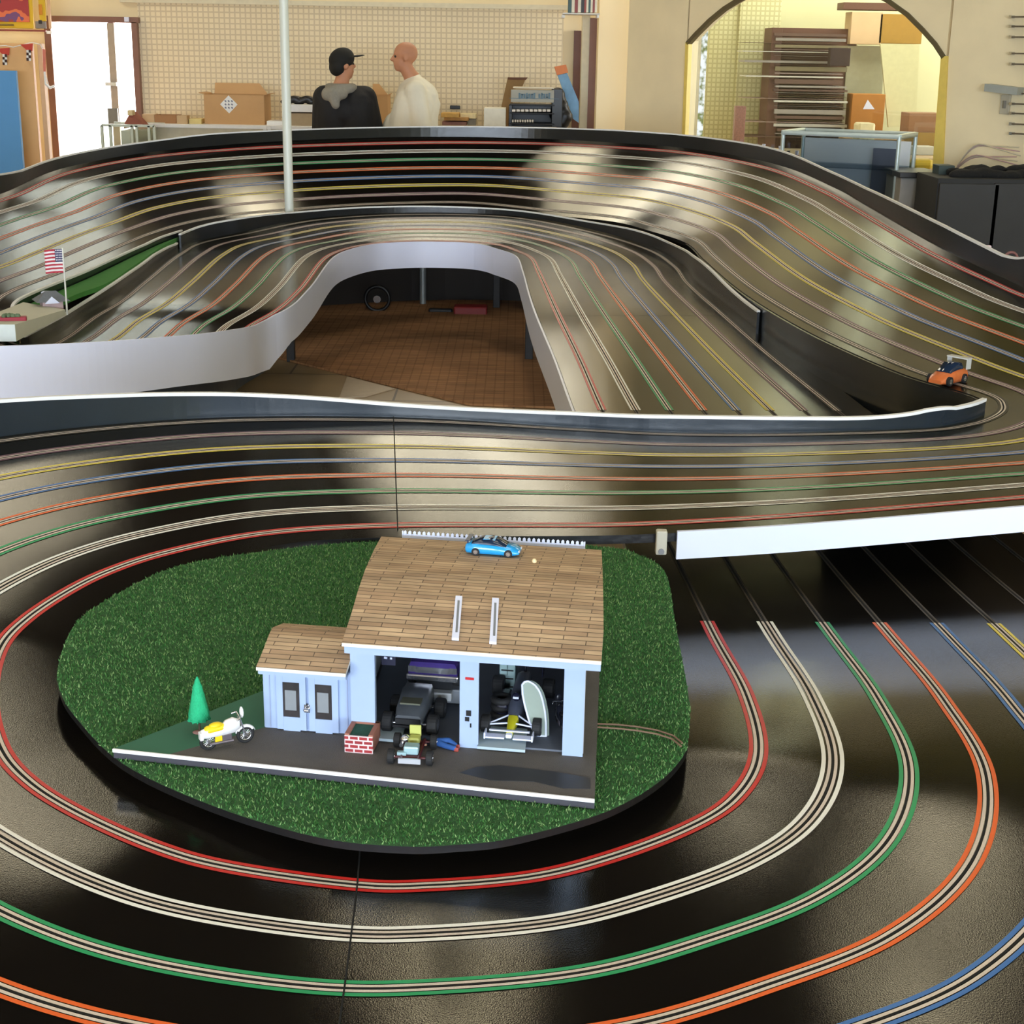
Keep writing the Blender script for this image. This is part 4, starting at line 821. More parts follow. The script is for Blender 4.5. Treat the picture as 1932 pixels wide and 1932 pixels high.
MB().box((B(1314,150,YR)[0],YR-.06,(z0+z1)/2),(.045,.04,z1-z0)).build('window_bar',M_trimw,wn2)
# rack of stacked sheets
ry=YR-.9; t=thing('sheet_rack','tall dark rack of stacked long grey and brown sheets inside the arch','rack',(float(B(1530,150,ry)[0]),ry,0))
pxb(1459,52,1602,262,ry+.42,.03,'back_panel',M_brn,parent=t,zmin=0); pxb(1457,52,1463,262,ry,.45,'side_upright',M_brn,parent=t,zmin=0)
cols=[mat('grey_sheet',(150,146,140),.6),mat('brown_sheet',(96,72,62),.6),mat('pink_grey_sheet',(172,152,146),.6),mat('olive_sheet',(120,112,84),.6),mat('pale_sheet',(200,200,190),.5)]
yy=62; k=0
while yy<262:
    hgt=random.choice([3,4,5,7,9,12]); xa=1463+random.randint(-3,4)-(random.random()<.25)*60; xb=1600+random.randint(-12,4); pxb(xa,yy,xb,yy+hgt-1.2,ry-random.random()*.1,.4,'sheet',cols[[1,0,1,3,2,4,1,0][k%8]],parent=t,bev=0); yy+=hgt; k+=1
pxb(1568,90,1603,125,ry-.25,.12,'dark_bag',mat('very_dark_red',(44,24,26),.6),'dark bag hanging at the right end of the sheet rack','bag')
pxb(1600,86,1664,180,YR-.5,.04,'leaning_panel',mat('grey_green_board',(168,166,138),.7),'grey-green board leaning behind the small orange-brown box','panel',zmin=0)
pxb(1608,22,1662,84,YR-.6,.3,'cardboard_box',M_cb2,'pale yellow box high on the shelf left in the far room','box'); pxb(1662,26,1738,83,YR-.6,.3,'cardboard_box',mat('ochre_card',(160,122,44),.7),'ochre box high on the shelf right in the far room','box')
pxb(1592,4,1712,20,YR-.6,.3,'wall_shelf',M_brn,'brown shelf edge at the top of the arch view','shelf')
cbx=pxb(1609,177,1668,216,YR-1.0,.25,'cardboard_box',mat('orange_brown_card',(176,116,44),.7),'orange-brown box with a white triangle, inside the arch','box',zmin='c'); 
a=PY(1628,206,YR-1.0);b_=PY(1650,206,YR-1.0);c=PY(1637,188,YR-1.0); q=np.array(cbx.location); g=MB(); g.plate([a-q+(0,-.003,0),b_-q+(0,-.003,0),c-q+(0,-.003,0)],(0,.002,0)); g.build('white_triangle',M_white,cbx)
pn=[PY(1661,82,YR-.8),PY(1735,84,YR-.8),PY(1728,238,YR-.8),PY(1676,240,YR-.8)]; g=MB(); g.plate(pn,(0,.03,0)); tag(g.build('tall_panel',mat('cream_green_panel',(208,206,160),.6)),'tall tapering cream panel standing upright inside the arch','panel')
pxb(1716,213,1776,250,YR-1.9,.3,'cardboard_box',mat('brown_card',(150,112,80),.8),'brown box with open top at the right inside the arch','box',zmin='c')
pxb(1700,250,1776,300,YR-2.0,.3,'cardboard_box',mat('mustard_card',(152,122,56),.8),'mustard brown box low at the right inside the arch','box',zmin='c')
pxb(1714,276,1762,300,YR-2.3,.2,'small_drawer_unit',mat('pale_grey_plastic',(190,190,178),.5),'small pale drawer unit low inside the arch','drawer unit',zmin='c')
pxb(1722,300,1762,322,11.35,.12,'yellow_bag',mat('yellow_bag_plastic',(206,176,40),.5),'crumpled yellow bag on the ledge inside the arch','bag',bev=.03,zmin=zs-.008)
pxb(1692,306,1720,324,11.4,.12,'green_bag',mat('green_white_bag',(176,196,160),.5),'pale green bag on the ledge beside the yellow bag','bag',bev=.03,zmin=zs-.008)
pxb(1388,200,1405,250,YR-2.0,.1,'bottle_display',mat('brown_red_label',(140,96,86),.5,0,.6,60),'narrow brown patterned display standing inside the arch','display',zmin='c')
t=pxb(1600,262,1700,330,YR-2.2,.4,'worktop_box',M_cb,'brown carton behind the glass case inside the arch','box',zmin='c')
pxb(1620,232,1652,240,YR-2.4,.2,'cloth_pile',mat('cream_cloth',(222,214,176),.8),'small cream cloth heap on the counter inside the arch','cloth',bev=.02,zmin='c')
# ledge with bottles
lz=zs-.01
g=MB(); a=wallp(-.02,0); 
q=[wallp(s0-.1,lz-.05,.25),wallp(s1+.75,lz-.05,.25),wallp(s1+.75,lz-.05,-.3),wallp(s0-.1,lz-.05,-.3)]; g.plate(q,(0,0,.05)); 
tag(g.build('counter_ledge',mat('black_counter_top',(34,30,28),.4)),'black narrow ledge running under the arch','counter')
g=MB(); q=[wallp(s0-.1,0,.2),wallp(s1+.0,0,.2),wallp(s1+.0,0,.02),wallp(s0-.1,0,.02)]; g.plate(q,(0,0,lz-.052)); tag(g.build('serving_counter',mat('pale_grey_board',(176,172,160),.6)),'pale grey counter front below the black ledge','counter')
hues=[(90,120,130),(140,90,90),(120,150,120),(200,190,150),(80,80,90),(160,170,180)]
for k in range(14):
    s_=s0+.18+k*.075; hgt=.10+random.random()*.05
    t=thing('bottle','small paint bottle in the row on the ledge left of the glass case','bottle',wallp(s_,lz,.12),0,'small bottles on the ledge under the arch')
    MB().cyl((0,0,0),(0,0,hgt*.72),.024,.024,seg=12).build('bottle_body',mat('bottle_%d'%(k%6),hues[k%6],.3),t); MB().cyl((0,0,hgt*.72),(0,0,hgt),.012,.014,seg=10).build('bottle_cap',M_white if k%2 else M_blk,t)
# glass display case in front
cy=10.4; c0=PY(1478,250,cy); c1=PY(1697,258,cy-.35)
t=thing('glass_display_case','glass display case with white metal frame before the arched window','display case',(float((c0[0]+c1[0])/2),cy,0)); cz=c0[2]
cd=unit2(c1-c0); cn=np.array([-cd[1],cd[0],0]); L=np.linalg.norm((c1-c0)[:2]); M_fr2=mat('pale_frame_metal',(206,220,218),.3,.2)
def cp(a_,b2,z): q=c0+cd*a_+cn*b2; return (q[0],q[1],z)
g=MB(); r=.016
for bb in (0,.5):
    for aa in (0,L): g.cyl(cp(aa,bb,0),cp(aa,bb,cz),r,seg=4)
    g.cyl(cp(0,bb,cz),cp(L,bb,cz),r*1.3,seg=4); g.cyl(cp(0,bb,.3),cp(L,bb,.3),r,seg=4)
for aa in (0,L): g.cyl(cp(aa,0,cz),cp(aa,.5,cz),r*1.3,seg=4)
g.build('frame',M_fr2,t,True)
g=MB()
for pts_ in (((.01,0),(L-.01,0)),((.01,.5),(L-.01,.5))):
    (a0,b0),(a1,b1)=pts_; g.plate([cp(a0,b0,.3),cp(a1,b1,.3),cp(a1,b1,cz-.02),cp(a0,b0,cz-.02)],tuple(-cn*.004))
g.build('glass_pane',glass('case_glass',(225,232,238),.10),t,True)
g=MB()
for z in (.32,cz-.22): g.plate([cp(.02,.02,z),cp(L-.02,.02,z),cp(L-.02,.48,z),cp(.02,.48,z)],(0,0,.008))
g.build('shelf',glass('shelf_glass',(215,225,232),.15),t,True)
g=MB(); g.plate([cp(.02,.47,.3),cp(L-.02,.47,.3),cp(L-.02,.47,cz-.05),cp(.02,.47,cz-.05)],tuple(cn*.006)); g.build('back_panel',mat('blue_grey_back',(232,238,244),.5,0,.2,3),t,True)
g=MB(); g.plate([cp(L-.26,.4,.32),cp(L-.1,.4,.32),cp(L-.1,.4,cz-.1),cp(L-.26,.4,cz-.1)],tuple(cn*.02)); g.build('dark_item',mat('dark_slate',(120,122,136),.6,0,.3,8),t,True)
# items right of the arch
pxb(1700,336,1768,470,9.9,.4,'side_cabinet',mat('grey_cabinet',(168,164,156),.6),'pale grey cabinet right of the glass case','cabinet',zmin=0)
pxb(1698,325,1778,337,9.85,.45,'cabinet_top',mat('black_counter_top',(34,30,28),.4),'black slab lying on the pale grey cabinet','counter')
t=thing('black_cabinet','large dull black cabinet at the right edge behind the guard wall','cabinet',(3.6,9.0,0)); M_bc=mat('dull_black_cabinet',(44,44,44),.7,0,.2,6)
pxb(1770,336,1960,480,9.3,.5,'carcass',M_bc,parent=t,zmin=0); pxb(1878,346,1960,480,9.27,.03,'door',mat('black_cabinet_door',(50,50,50),.6,0,.2,6),parent=t,zmin=.1); pxb(1774,346,1872,480,9.27,.03,'door',MATS['black_cabinet_door'],parent=t,zmin=.1)
t=thing('fur_cover','black bunched cover lying on top of the black cabinet','cover',(float(B(1880,325,9.4)[0]),9.4,float(B(1880,336,9.4)[2])))
g=MB(); 
for k in range(26):
    x=random.uniform(-.24,.32); g.ball((x,random.uniform(0,.2),random.uniform(.01,.05)*(1.0 if x>-.15 else .4)),random.uniform(.03,.06),0,8,(1.4,1,.7))
vox(g.build('cover_cloth',mat('black_fleece',(24,24,24),.95,0,.3,40,.4,80),t),.015,1)
pxb(1772,312,1800,334,9.6,.15,'dark_green_box',mat('dark_teal_box',(50,66,62),.5),'small dark green box beside the gold trim','box')
# pink wires coiled against the wall
g=MB()
for k in range(6):
    pts=[]
    for j in range(13):
        u_=j/12; x=1800+u_*118+k*1.5; y=330-(34+k*6)*math.sin(min(1,u_*2.2+.12)*math.pi/2)+14*u_*(k%3)-k*1.5*(1-u_)
        pts.append(tuple(RW(x,y,.06+.01*k)))
    g.tube(pts,.004,k%2,6)
tag(g.build('hanging_wires',[mat('pink_wire',(196,160,160),.5),mat('pale_wire',(206,196,170),.5)],None),'loose pink and pale wires looping along the wall above the black cabinet','wires')
t=thing('light_switch','small grey light switch plate on the right wall','switch',tuple(RW(1897,197,.01))); g=MB(); g.box((0,0,0),(.07,.02,.13),rz=math.atan2(wd[1],wd[0]),bev=.004); g.build('plate',mat('switch_grey',(186,178,156),.5),t); MB().box((-.012,-.012,0),(.018,.02,.05)).build('toggle',mat('switch_dark',(120,114,100),.5),t)
pk=0
for k,y in enumerate((32,50,70,101,121,176,196,214,234,252)):
    t=thing('display_hook','dark display hook on the right wall at the photo edge','hook',tuple(RW(1918,y,.02)),math.atan2(wd[1],wd[0]),'hooks on the right wall')
    g=MB(); g.box((.1,-.02,0),(.26,.02,.010)); g.build('bar',mat('hook_dark',(96,84,66),.5),t); MB().box((-.03,-.01,0),(.02,.05,.02)).build('bracket',M_chr,t)
g=MB(); q0=RW(1870,158,.02);q1=RW(1932,165,.02); g.plate([q0,q1,q1-(0,0,.05),q0-(0,0,.05)],tuple(wn*.1)); tag(g.build('grey_rail',mat('bluish_rail',(160,164,158),.5),None),'bluish grey horizontal rail on the right wall','rail')
# small objects past the guard wall
for px_,py_,lb_,cc in ((1862,466,'small white clip standing on the guard wall far right',(236,216,230)),):
    q=PY(px_,py_+4,5.9); t=MB().box((0,0,0),(.03,.02,.03),bev=.004).build('clip',mat('pale_pink_plastic',cc,.5)); t.location=q; tag(t,lb_,'clip')
q=PY(1907,490,6.6); t=tag(MB().torus((0,0,0),.028,.006,'y').build('cable_loop',mat('pinkish_cable',(150,100,96),.5)),'small round cable loop behind the guard wall at the right edge','cable loop'); t.location=q
q=PY(1930,490,6.4); t=tag(MB().box((0,0,0),(.05,.04,.06),bev=.006).build('blue_bottle',mat('blue_plastic',(80,120,186),.4)),'small blue container at the right picture edge','container'); t.location=q
t=thing('side_table','dark small table behind the guard wall at the right edge','table',(2.25,6.5,0)); MB().box((0,0,.78),(.5,.6,.03)).build('table_top',M_brn,t)
for a_ in (-.22,.22):
    for b_ in (-.26,.26): MB().box((a_,b_,.3825),(.04,.04,.765)).build('leg',M_brn,t)
bpy.data.objects['cable_loop'].location.z=.829; bpy.data.objects['blue_bottle'].location.z=.826
# wall corner, jambs and shelf right of the pegboard
g=MB(); x0=B(1098,100,13.7)[0];x1=B(1112,100,13.7)[0]; g.box(((x0+x1)/2,13.85,ZC/2),(x1-x0,.2,ZC)); struct(g.build('trim_2',mat('pale_post',(214,206,180),.6)))
g=MB(); x0=B(1112,100,13.7)[0];x1=B(1127,100,13.7)[0]; g.box(((x0+x1)/2,13.82,B(1120,34,13.8)[2]/2),(x1-x0,.16,B(1120,34,13.8)[2])); struct(g.build('trim_3',M_bf))
x0=B(1082,100,YB)[0];x1=B(1096,100,YB)[0]; g=MB(); g.box(((x0+x1)/2,YB-.03,B(1090,58)[2]/2),(x1-x0,.06,B(1090,58)[2])); struct(g.build('door_2',mat('dark_brown_door',(96,60,44),.5)))
x0=B(1127,100,13.5)[0];x1=w0[0]+.1; g=MB(); g.box(((x0+x1)/2,13.55,ZC/2),(x1-x0,.3,ZC)); struct(g.build('wall_pier',M_wall))
t=thing('wall_shelf','white wall shelf with a row of narrow items at the top','shelf',(float(B(1095,27,13.2)[0]),13.2,float(B(1095,27,13.2)[2])))
pxb(1062,24,1132,28,13.1,.3,'shelf_board',M_trimw,parent=t); pxb(1060,28,1066,34,13.15,.2,'shelf_bracket',M_trimw,parent=t); pxb(1126,28,1130,34,13.15,.2,'shelf_bracket',M_trimw,parent=t)
xx=1073
for k in range(11):
    w_=random.choice([3,4,5]); c=[(60,90,90),(226,220,200),(140,60,56),(226,220,200),(50,46,50),(150,70,60),(230,226,206)][k%7]
    pxb(xx,-12+random.randint(-3,3),xx+w_,23.6,13.2,.15,'boxed_item',mat('item_%d'%(k%7),c,.5),'narrow boxed item standing on the small top shelf','packet',.002,'boxed items on the top shelf'); xx+=w_+1
# ---------------------------------------------------------------- display boards at the left
YL=13.2
t=thing('blue_board','plain blue board standing at the left edge before the wooden partition','board',(float(B(20,200,YL-.3)[0]),YL-.3,0)); pxb(-60,132,44,322,YL-.3,.05,'board_face',mat('blue_board_paint',(84,150,214),.6,0,.06,4),parent=t,zmin=.1); pxb(-60,300,44,322,YL-.26,.05,'board_foot',M_cb2,parent=t,zmin=0)
t=thing('wood_partition','tall tan wooden partition behind the blue board','partition',(float(B(40,200,YL)[0]),YL,0))
pxb(-60,80,78,330,YL,.06,'plywood_sheet',mat('tan_plywood',(222,176,122),.6,0,.15,4),parent=t,zmin=0); pxb(78,82,88,330,YL-.01,.09,'edge_post',mat('pale_pink_edge',(214,176,140),.6),parent=t,zmin=0)
# bunting of red and checkered pennants
t=thing('pennant_string','string of red and chequered pennants pinned across the partition','bunting',(float(B(50,90,YL-.05)[0]),YL-.05,float(B(50,90,YL-.05)[2])))
g=MB(); g.tube([tuple(B(x,y,YL-.04)) for x,y in ((-20,88),(10,86),(25,89),(45,84),(60,80),(76,84),(84,100),(86,140),(92,162),(102,166))],.004,0,6); g.build('cord',M_trimw,t,True)
for (x0_,x1_,y0_) in ((-8,18,92),(38,62,84)):
    g=MB(); g.plate([B(x0_,y0_,YL-.05),B(x1_,y0_-2,YL-.05),B(x1_-1,y0_+12,YL-.05),B((x0_+x1_)/2+3,y0_+13,YL-.05)],(0,.004,0)); 
    o=g.build('pennant',mat('pennant_red',(190,64,52),.7),t,True); g=MB()
    for k in range(8):
        xx=(x0_+x1_)/2+2+(k%2)*4; yy=y0_+13+(k//2)*5; a_=B(xx,yy,YL-.052); g.box((a_[0],YL-.05,a_[2]),(.02,.004,.024),(k+k//2)%2)
    g.build('chequered_tail',[M_trimw,mat('chequer_dark',(60,30,30),.7)],o,True)
g=MB(); g.plate([B(80,92,YL-.07),B(86,94,YL-.07),B(87,150,YL-.07),B(82,138,YL-.07)],(0,.004,0)); g.build('pennant',mat('pennant_pink',(206,120,104),.7),t,True)
# yellow posters
def postermat(name,base,cols,sc):
    m=bpy.data.materials.new(name); m.use_nodes=True; nt=m.node_tree; b=nt.nodes['Principled BSDF']; n=nt.nodes.new('ShaderNodeTexNoise'); n.inputs['Scale'].default_value=sc; n.inputs['Detail'].default_value=3
    r=nt.nodes.new('ShaderNodeValToRGB'); r.color_ramp.interpolation='CONSTANT'; el=r.color_ramp.elements; el[0].color=(*lin(cols[0]),1); el[1].position=.40; el[1].color=(*lin(cols[1]),1)
    for p,c in ((.5,cols[2]),(.57,cols[3]),(.63,base)): x=el.new(p); x.color=(*lin(c),1)
    tc=nt.nodes.new('ShaderNodeTexCoord'); nt.links.new(tc.outputs['Object'],n.inputs['Vector']); nt.links.new(n.outputs['Fac'],r.inputs[0]); nt.links.new(r.outputs[0],b.inputs['Base Color']); MATS[name]=m; return m
t=thing('yellow_poster','yellow framed poster with a red and purple picture, top left corner','poster',(float(B(30,20,YL+.5)[0]),YL+.5,float(B(30,20,YL+.5)[2])))
YP=YL+.5
pxb(-60,-80,64,54,YP,.02,'poster_sheet',mat('poster_yellow',(212,176,34),.6,0,.12,6),parent=t); pxb(-60,-80,56,42,YP-.01,.01,'picture',postermat('poster_picture',(150,60,60),[(70,60,64),(160,50,54),(214,110,70),(110,70,120)],3.5),parent=t)
pxb(-60,44,26,49,YP-.01,.01,'caption_bar',mat('poster_brown',(120,100,40),.6),parent=t); pxb(-60,54,86,60,YP-.02,.05,'frame_ledge',mat('maroon_ledge',(130,60,52),.6),parent=t)
t=thing('yellow_poster','narrow yellow poster with a dark block, right of the big yellow poster','poster',(float(B(75,20,YP)[0]),YP,float(B(75,20,YP)[2])))
pxb(66,-80,87,40,YP,.02,'poster_sheet',MATS['poster_yellow'],parent=t); pxb(66,40,87,54,YP,.02,'grey_strip',mat('poster_grey',(130,124,120),.6),parent=t); pxb(72,8,80,28,YP-.01,.01,'figure_mark',mat('poster_orange',(200,130,30),.6),parent=t); pxb(72,38,79,45,YP-.01,.01,'dark_mark',M_blk,parent=t); pxb(87,-80,92,54,YP,.03,'frame_side',mat('pale_pink_edge',(214,176,140),.6),parent=t)
pxb(87,58,97,64,YP-.05,.04,'wall_socket',M_trimw,'small white box on the wall below the posters','socket')
g=MB(); g.tube([tuple(B(x,y,YL-.1)) for x,y in ((84,135),(86,158),(94,166),(102,162))],.01,0,6); t=tag(g.build('white_hook',M_trimw),'white bent hook sticking out beside the partition','hook')
# ---------------------------------------------------------------- counter and its things
YC=13.1; cz=B(660,240,YC)[2]; 
CT=thing('glass_counter','long white-edged counter in front of the back wall','counter',(-1.0,YC+.3,0))
x0=B(275,240,YC)[0];x1=B(1092,240,YC)[0]
MB().box(((x0+x1)/2,YC+.28,cz-.015),(x1-x0,.56,.03),bev=.003).build('counter_top',M_trimw,CT,True)
MB().box(((x0+x1)/2,YC+.30,(cz-.03)/2),(x1-x0-.06,.5,cz-.03)).build('counter_body',mat('cream_counter_body',(214,206,180),.5),CT,True)
g=MB()
for px_ in (500,508,): 
    x=B(px_,240,YC)[0]; g.box((x,YC-.004,cz/2),(.03,.012,cz))
g.build('frame_strip',M_trimw,CT,True)
# low glass cabinet at the left end
GC=thing('glass_cabinet','low glass cabinet with pale frame in front of the bright doorway','display case',(float(B(235,250,12.8)[0]),12.8,0))
M_frm=mat('pale_green_frame',(196,206,196),.4); 
a=B(192,236,12.8);b_=B(291,236,12.8); zt=a[2]
g=MB()
for px_ in (192,208,249,258,281,291): x=B(px_,240,12.8)[0]; g.box((x,12.8,zt/2),(.02,.03,zt))
g.box(((a[0]+b_[0])/2,12.8,zt),(b_[0]-a[0],.03,.02)); g.box(((a[0]+b_[0])/2,13.2,zt),(b_[0]-a[0],.03,.02)); g.build('frame',M_frm,GC,True)
pxb(258,246,281,300,12.85,.3,'dark_contents',mat('dark_green_grey',(84,96,88),.6),parent=GC,zmin=.2); pxb(228,246,249,300,12.85,.3,'white_contents',M_trimw,parent=GC,zmin=.2)
g=MB(); g.plate([B(192,238,12.79),B(291,238,12.79),B(291,320,12.79),B(192,320,12.79)],(0,.004,0)); g.build('glass_pane',glass('cabinet_glass'),GC,True)
# tilted brown box with red lettering panel
t=thing('tilted_box','open reddish-brown box leaning on the glass cabinet','box',(float(B(253,240,12.9)[0]),12.9,zt)); g=MB()
g.plate([B(233,243,12.9),B(236,230,12.9),B(246,212,12.9),B(262,228,12.9),B(276,244,12.9),B(268,244,12.9),B(256,236,12.9),B(245,238,12.9)],(0,.2,0)); g.build('box_body',mat('red_brown_card',(150,84,66),.7,0,.2,10),t,True); pxb(240,208,250,218,12.88,.1,'folded_flap',mat('pale_flap',(216,196,150),.7),parent=t)
def carton(x0,y0,x1,y1,y,dep,label,m,flaps=True,sticker=None):
    a=PY(x0,y0,y); b_=PY(x1,y1,y); t=thing('cardboard_box',label,'box',(float((a[0]+b_[0])/2),y,cz))
    h=a[2]-cz; w=b_[0]-a[0]; th=.008; g=MB()
    g.box((0,0,h/2),(w,th,h)); g.box((0,dep,h/2),(w,th,h)); g.box((-w/2,dep/2,h/2),(th,dep,h)); g.box((w/2,dep/2,h/2),(th,dep,h)); g.box((0,dep/2,th/2),(w,dep,th)); g.build('box_body',m,t)
    if flaps:
        for s,nm in ((-1,'flap'),(1,'flap')):
            g=MB(); g.plate([(s*w/2,0,h),(s*w/2,dep,h),(s*(w/2+w*.09),dep,h+.0+.01),(s*(w/2+w*.09),0,h+.01)],(0,0,.006)); g.build(nm,m,t)
        g=MB(); g.plate([(-w/2+.02,dep,h),(w/2-.02,dep,h),(w/2-.1,dep+.05,h+.09),(-w/2+.02,dep+.05,h+.09)],(0,.005,0)); g.build('flap',m,t)
    if sticker=='diamond':
        q=PY(432,197,y); lx=q[0]-t.location[0]; lz=q[2]-cz; g=MB(); r=.075
        g.plate([(lx-r,-.008,lz),(lx,-.008,lz-r),(lx+r,-.008,lz),(lx,-.008,lz+r)],(0,.003,0)); o=g.build('diamond_label',M_trimw,t)
        g=MB(); [g.box((lx+(k%3-1)*.028,-.0095,lz+(k//3-1)*.028),(.016,.002,.012),0,M=Matrix.Rotation(.78,3,'Y')) for k in range(9)]; g.build('printed_marks',mat('label_grey',(120,124,140),.7),o)
    return t
carton(385,178,499,236,13.25,.35,'large open cardboard box with a white diamond label on the counter',M_cb,True,'diamond')
carton(292,217,333,237,13.2,.2,'small open brown cardboard box left on the counter',mat('mid_cardboard',(168,124,84),.8),False)
carton(692,180,731,238,13.3,.3,'open cardboard box on the counter between the two people',M_cb,True)
carton(334,218,352,237,13.15,.12,'tiny pale carton with brown print on the counter',M_cb2,False)
pxb(268,215,292,237,13.2,.15,'white_carton',M_cb2,'pale cream carton at the left end of the counter','box'); pxb(356,224,380,237,13.2,.15,'cream_tray',mat('cream_yellow',(226,206,140),.7),'low cream tray beside the large cardboard box','tray')
pxb(503,228,538,239,13.2,.2,'white_tray',M_trimw,'white low tray left of the white pole base','tray')
t=thing('grey_crate','beige and white crate with black gear on top, between pole and dark jacket','crate',(float(B(572,220,13.2)[0]),13.2,cz)); pxb(540,213,592,239,13.2,.3,'lower_box',mat('taupe_box',(170,150,120),.7),parent=t); pxb(536,197,592,212,13.18,.3,'upper_box',M_trimw,parent=t)
g=MB(); 
for k in range(7): q=B(540+k*8,192-(k%3)*3,13.3); g.ball(q,.05,0,8,(1.2,.8,.55))
vox(g.build('black_gear',M_blk,t,True),.012,1)
# yellow trays heap
t=thing('tray_heap','heap of yellowish trays and small parts beside the white shirt','trays',(float(B(862,225,13.2)[0]),13.2,cz))
for k,(x0_,y0_,x1_,y1_,c) in enumerate(((832,213,866,222,(206,160,80)),(838,221,884,228,(190,140,70)),(834,229,880,237,(150,104,90)),(868,215,898,224,(228,210,160)),(882,224,898,237,(140,130,110)))): pxb(x0_,y0_,x1_,y1_,13.1+.04*k,.25,'tray',mat('tray_%d'%k,c,.6,0,.3,30),parent=t)
pxb(849,199,868,206,14.15,.03,'wall_outlet',M_blk,'small dark outlet on the panel behind the yellow trays','outlet')
pxb(913,204,954,239,13.0,.3,'white_box',mat('white_card_box',(236,232,216),.6),'plain white box left of the black parts rack','box')
# black rack with sign
t=thing('parts_rack','black parts rack with a grey-lettered sign board on top','rack',(float(B(1005,200,13.0)[0]),13.0,cz)); YK=13.0
pxb(962,196,1046,240,YK+.28,.02,'rack_back',M_blk,parent=t); pxb(960,198,966,240,YK,.3,'side_panel',M_blk,parent=t); pxb(1042,168,1060,240,YK,.3,'side_panel',M_blk,parent=t)
for y0_,y1_ in ((196,200),(212,216),(232,236)): pxb(962,y0_,1046,y1_,YK-.02,.3,'rack_shelf',M_blk,parent=t)
sg=pxb(964,169,1045,194,YK-.04,.03,'sign_board',mat('sign_pale_grey',(170,168,156),.6),parent=t); pxb(968,164,1045,168,YK-.05,.2,'sign_cap',mat('sign_cap_pale',(220,210,190),.5),parent=t)
g=MB(); 
for k in range(13):
    if k==7: continue
    a_=B(980+k*4.7,181,YK-.045); g.box((a_[0],YK-.045,a_[2]),(.014,.006,.035 if k%3 else .05)); 
    if k%2: g.box((a_[0]+.006,YK-.045,a_[2]+.012*(1 if k%4==1 else -1)),(.016,.006,.008))
g.box((g.v[0][0]*0+B(1008,186,YK-.045)[0],YK-.041,B(1008,186,YK-.045)[2]),(.42,.003,.004)); g.build('worn_lettering',mat('lettering_teal_grey',(96,124,140),.6),sg,True)
for y_,xe in ((206,1040),(226,1008)):
    for k in range(9):
        xa=966+k*(xe-966)/9; pxb(xa,y_,xa+(xe-966)/9-1.5,y_+5,YK-.03,.1,'parts_drawer',mat('drawer_white',(222,216,206),.4),parent=t)
t=thing('cardboard_box','brown open carton standing tilted behind the black rack','box',(float(B(965,180,13.5)[0]),13.5,cz)); g=MB(); g.plate([B(946,200,13.5),B(958,146,13.5),B(992,148,13.5),B(985,165,13.5),B(968,168,13.5),B(966,238,13.5),B(950,238,13.5)],(0,.2,0)); g.build('box_body',mat('brown_olive_card',(150,116,72),.8),t,True); g=MB(); g.plate([B(958,146,13.49),B(996,146,13.4),B(992,151,13.4),B(958,150,13.49)],(0,.01,0)); g.build('flap',M_brn,t,True)
t=thing('long_display_box','long blue box with an orange end leaning right of the rack','box',(float(B(1068,180,13.3)[0]),13.3,cz)); g=MB(); g.plate([B(1052,142,13.3),B(1070,138,13.3),B(1092,192,13.3),B(1092,232,13.3),B(1082,225,13.3)],(0,.12,0)); g.build('box_body',mat('pale_blue_card',(112,156,190),.5,0,.35,14),t,True); g=MB(); g.plate([B(1046,126,13.29),B(1068,122,13.29),B(1072,137,13.29),B(1051,142,13.29)],(0,.13,0)); g.build('orange_end',mat('orange_card',(214,120,50),.5),t,True)
t=thing('black_bag','black bag slumped between the rack and the blue box','bag',(float(B(1060,215,13.15)[0]),13.15,cz)); g=MB(); 
for q in ((1052,180),(1058,200),(1066,220),(1060,230),(1050,215)): g.ball(B(q[0],q[1],13.15),.07,0,10)
vox(g.build('bag_body',M_blk,t,True),.015,2)
# white pole
pb_=np.array([B(546,403,9.05)[0],9.05]); ppos=PY(541,-40,9.05)
t=thing('white_pole','slim white pole standing in the gap between the loops','pole',(float(pb_[0]),9.05,0))
MB().cyl((0,0,0),(0,0,ZC-.001),.027,.027,seg=24).build('shaft',mat('pole_white',(232,236,226),.35,0,.02,10),t)
g=MB(); g.cyl((0,0,0),(0,0,.02),.07,.07,seg=20); g.build('base_flange',M_chr,t); MB().cyl((0,0,ZC-.02),(0,0,ZC-.001),.06,.06,seg=20).build('top_flange',M_chr,t)
# carpet on the floor in the opening
g=MB(); z=.012
cp_=[(-1.7,8.55),(-.22,7.12),(.25,7.08),(1.2,7.02),(1.2,11.6),(-2.6,11.6),(-2.6,9.4)]
M_carp=brickmat('brown_carpet',(172,126,84),(166,120,80),(150,106,68),.05,.05,.004,0,.95,.3,'xy',0,.3,20)
g.prism(cp_,0.001,z,0); tag(g.build('carpet',M_carp),'brown gridded carpet on the floor seen through the track opening','carpet')
g=MB(); g.prism([P(655,712,0)[:2],P(745,735,0)[:2],P(690,750,0)[:2],P(640,752,0)[:2]],.001,.006,0); tag(g.build('floor_light_patch',mat('pale_pinkish_light',(196,176,150),.5)),'pale pinkish light patch painted on the floor in front of the carpet edge','light patch')  # thin pale shape painting a patch of light onto the floor
